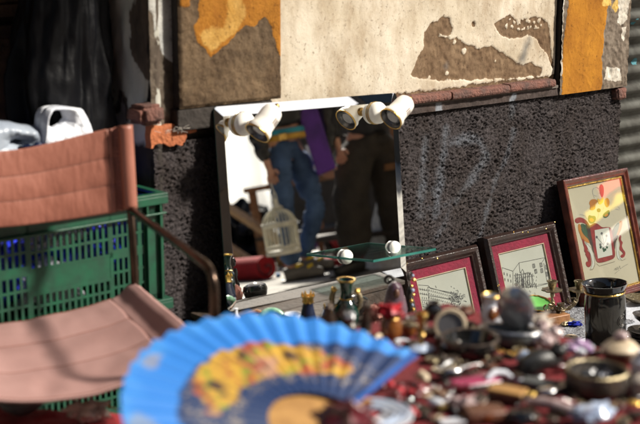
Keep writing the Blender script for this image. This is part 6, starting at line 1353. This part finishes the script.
# stall tables with small goods behind the people
def stall(px, py, w_, lab, sd):
    P = GR(px, py); o = T('stall_table', lab, 'stall', P, xa); h_ = .62
    b = MB(); b.box((0, 0, h_), (w_, .7, .04)); b.build('board', 'wood_mid', o, smooth=False)
    for sx in (-1, 1):
        for sy in (-1, 1): b = MB(); b.box((sx*(w_/2-.05), sy*.3, h_/2), (.05, .05, h_)); b.build('leg', 'wood_mid', o, smooth=False)
    b = MB(); b.box((0, .2, .22), (w_-.12, .3, .03)); b.build('lower_shelf', 'wood_board', o, smooth=False)
    r2 = random.Random(sd)
    kinds = ['green glass bottle', 'amber bottle', 'white china pot', 'gilt figurine', 'blue jar', 'red tin', 'brown wooden box', 'yellow tin']
    ms = ['green_glass', 'amber', 'porcelain', 'gold', 'cobalt', 'scarlet', 'wood_mid', 'yellow_cloth']
    n_ = int(w_*6)
    for i in range(n_):
        k = r2.randrange(8); x = -w_/2+.08+(w_-.16)*i/(n_-1); lv = h_+.02; y_ = r2.uniform(-.25, .25)
        pos = P+Matrix.Rotation(xa, 3, 'Z') @ Vector((x, y_, lv)); hh = r2.uniform(.12, .26); rr0 = hh*r2.uniform(.16, .3)
        ob = MB().lathe([(0, 0), (rr0, 0), (rr0, hh*.55), (rr0*.4, hh*.72), (rr0*.4, hh*.95), (rr0*.5, hh), (0, hh)], 18, cap=False).build(kinds[k].split()[-1], ms[k]); ob.location = pos
        tag(ob, '%s, number %d along the stall table %s' % (kinds[k], i+1, 'behind the walking person' if sd == 1 else 'behind the standing person') if 0 else '%s, %s thing along the stall table %s' % (kinds[k], ('first', 'second', 'third', 'fourth', 'fifth', 'sixth', 'seventh', 'eighth', 'ninth', 'tenth', 'eleventh', 'twelfth', 'last')[min(i, 12)], 'behind the walking person' if sd == 1 else 'behind the standing person'), kinds[k].split()[-1], 'goods on the reflected stall tables')
    return o
stall(338, 256, 1.3, 'wooden stall table crowded with bottles behind the walking person, reflected', 1); stall(392, 262, 1.6, 'wooden stall table with pots behind the standing person, reflected', 2)
b = MB(); b.prism([(-.5, 0), (.5, 0), (.12, 1.0), (-.02, 1.05)], 0, .02, RX(90)); o = b.build('paper_sheet', 'sheet_white'); o.location = GR(388, 268); o.rotation_euler = (R(8), 0, xa); o.scale = (.55, .55, .55); tag(o, 'white triangular board leaning seen between the standing legs, reflected', 'board')
o = MB().ball((0, 0, .04), .25, (1.4, .9, .2), lump=.8).build('red_cloth', 'red_cloth'); o.location = GR(336, 266); tag(o, 'red cloth lying on the pavement under the stall, reflected', 'cloth')
# white sunlit awning sheet at the left of the reflection
def tarp(lab, quad_px, Tt, m, name='awning_sheet', fr=7):
    q = [MR(x, y, Tt+dt) for x, y, dt in quad_px]; c = sum(q, Vector())/4; vd = (MR(300, 200, 8)-MR(300, 200, 7)).normalized()
    def fn(a, c_): return q[0].lerp(q[1], a).lerp(q[3].lerp(q[2], a), c_)-c+vd*(.06*math.sin(a*fr+c_*2)*c_+.03*noise.noise(Vector((a*5, c_*4, Tt))))
    o = MB().grid(fn, 40, 30).build(name, m, angle=180, weld=False); o.location = c; tag(o, lab, 'awning'); return o
m = mat('awning_white', (.9, .9, .87), .9); bs_ = m.node_tree.nodes['Principled BSDF']; t = m.node_tree
tl = t.nodes.new('ShaderNodeBsdfTranslucent'); tl.inputs[0].default_value = (.95, .95, .93, 1); mx = t.nodes.new('ShaderNodeMixShader'); mx.inputs[0].default_value = .88
t.links.new(bs_.outputs[0], mx.inputs[1]); t.links.new(tl.outputs[0], mx.inputs[2]); t.links.new(mx.outputs[0], t.nodes['Material Output'].inputs[0])
tarp('large white sunlit sheet hanging at the left of the reflection', [(214, 70, .0), (258, 60, .3), (274, 232, .3), (214, 232, 0)], 12.5, 'awning_white')
for px in (221, 273):
    p = GR(px, 244); o = T('awning_pole', 'thin metal pole at the %s edge of the white sheet' % ('left' if px < 240 else 'right'), 'pole', (p.x, p.y, 0)); MB().tube([(0, 0, 0), (0, 0, 2.9)], .02, 10).build('tube', 'pewter', o); MB().lathe([(0, 0), (.09, 0), (.09, .02), (.03, .04), (0, .04)], 20, cap=False).build('foot', 'iron', o)
# bright awnings that the glass of the coat of arms reflects
NN3 = M3.col[2].to_3d().normalized()
def FR(x, y, t_):
    Q = hit(x, y, M3.translation, NN3); d = ray(x, y); r = d-2*d.dot(NN3)*NN3; return Q+r*t_
def tarp2(lab, px, t_, m):
    q = [FR(x, y, t_) for x, y in px]; c = sum(q, Vector())/4
    o = MB().grid(lambda a, c_: q[0].lerp(q[1], a).lerp(q[3].lerp(q[2], a), c_)-c+Vector((.02*math.sin(a*9), 0, 0)), 20, 6).build('stall_cloth', m, angle=180, weld=False); o.location = c; tag(o, lab, 'cloth')
for nm, c_ in (('glow_yellow', (.9, .70, .05)), ('glow_red', (.85, .12, .08)), ('glow_white', (.92, .88, .85))):
    m = mat(nm, c_, .8); t = m.node_tree; tl = t.nodes.new('ShaderNodeBsdfTranslucent'); tl.inputs[0].default_value = (*c_, 1); mx = t.nodes.new('ShaderNodeMixShader'); mx.inputs[0].default_value = .95
    t.links.new(t.nodes['Principled BSDF'].outputs[0], mx.inputs[1]); t.links.new(tl.outputs[0], mx.inputs[2]); t.links.new(mx.outputs[0], t.nodes['Material Output'].inputs[0])
tarp2('yellow cloth strip on the stall out to the right of the pictures', [(583, 213), (622, 186), (624, 200), (586, 229)], 4.5, 'glow_yellow')
tarp2('red cloth above the yellow strip on the stall to the right', [(596, 186), (622, 172), (622, 184), (600, 200)], 4.6, 'glow_red')
tarp2('white cloth below the yellow strip on the stall to the right', [(600, 236), (630, 214), (632, 226), (602, 248)], 4.4, 'glow_white')

P0 = GR(300, 252); bl_ = MB().grid(lambda a, c: P0+x_*(-1.6+3.4*a)+Vector((-x_.y, x_.x, 0))*(c-.5)*1.1+Vector((0, 0, .006+.012*abs(noise.noise(Vector((a*6, c*3, 1)))))), 40, 14).build('blanket', 'leather_brown', angle=180, weld=False, solid=.003); tag(bl_, 'brown blanket laid on the pavement behind the people, reflected', 'blanket')
r5 = random.Random(12); hues = [('amber', 'amber'), ('porcelain', 'white'), ('scarlet', 'red'), ('yellow_cloth', 'yellow'), ('cobalt', 'blue'), ('black_gloss', 'black'), ('jade', 'green'), ('gold', 'gilt'), ('purple_cloth', 'purple'), ('ivory', 'ivory')]
for i in range(30):
    a = i % 10; row = i//10; m_, wd_ = hues[(i*7+row*3) % 10]; p = P0+x_*(-1.5+3.2*(a+.5+r5.uniform(-.25, .25))/10)+Vector((-x_.y, x_.x, 0))*(-.38+.38*row)+Vector((0, 0, .02)); h_ = r5.uniform(.08, .22)
    kind = ('box', 'pot', 'bottle')[i % 3]; mb = MB()
    if kind == 'box': mb.box((0, 0, h_*.35), (h_*.9, h_*.6, h_*.7)); mb.box((0, 0, h_*.74), (h_*.95, h_*.65, h_*.08))
    elif kind == 'pot': mb.lathe([(0, 0), (h_*.3, 0), (h_*.48, h_*.4), (h_*.3, h_*.75), (h_*.38, h_*.85), (0, h_*.8)], 18, cap=False)
    else: mb.lathe([(0, 0), (h_*.25, 0), (h_*.26, h_*.6), (h_*.09, h_*.8), (h_*.09, h_*1.2), (0, h_*1.2)], 16, cap=False)
    o = mb.build(kind, m_, angle=50); o.location = p; o.rotation_euler = (0, 0, r5.uniform(0, 3)); tag(o, '%s %s in the %s row on the brown blanket, reflected' % (wd_, kind, ('front', 'middle', 'back')[row]), kind, 'goods laid out on the reflected blanket')

for k, (px_, py_) in enumerate(((584, 236), (632, 214))):
    p = FR(px_, py_, 4.7); o = T('pole', 'thin metal pole at the %s end of the coloured cloth strips' % ('near', 'far')[k], 'pole', (p.x, p.y, 0)); MB().tube([(0, 0, 0), (0, 0, 1.9)], .012, 10).build('tube', 'pewter', o); MB().lathe([(0, 0), (.08, 0), (.08, .02), (.02, .04), (0, .04)], 20, cap=False).build('foot', 'iron', o)
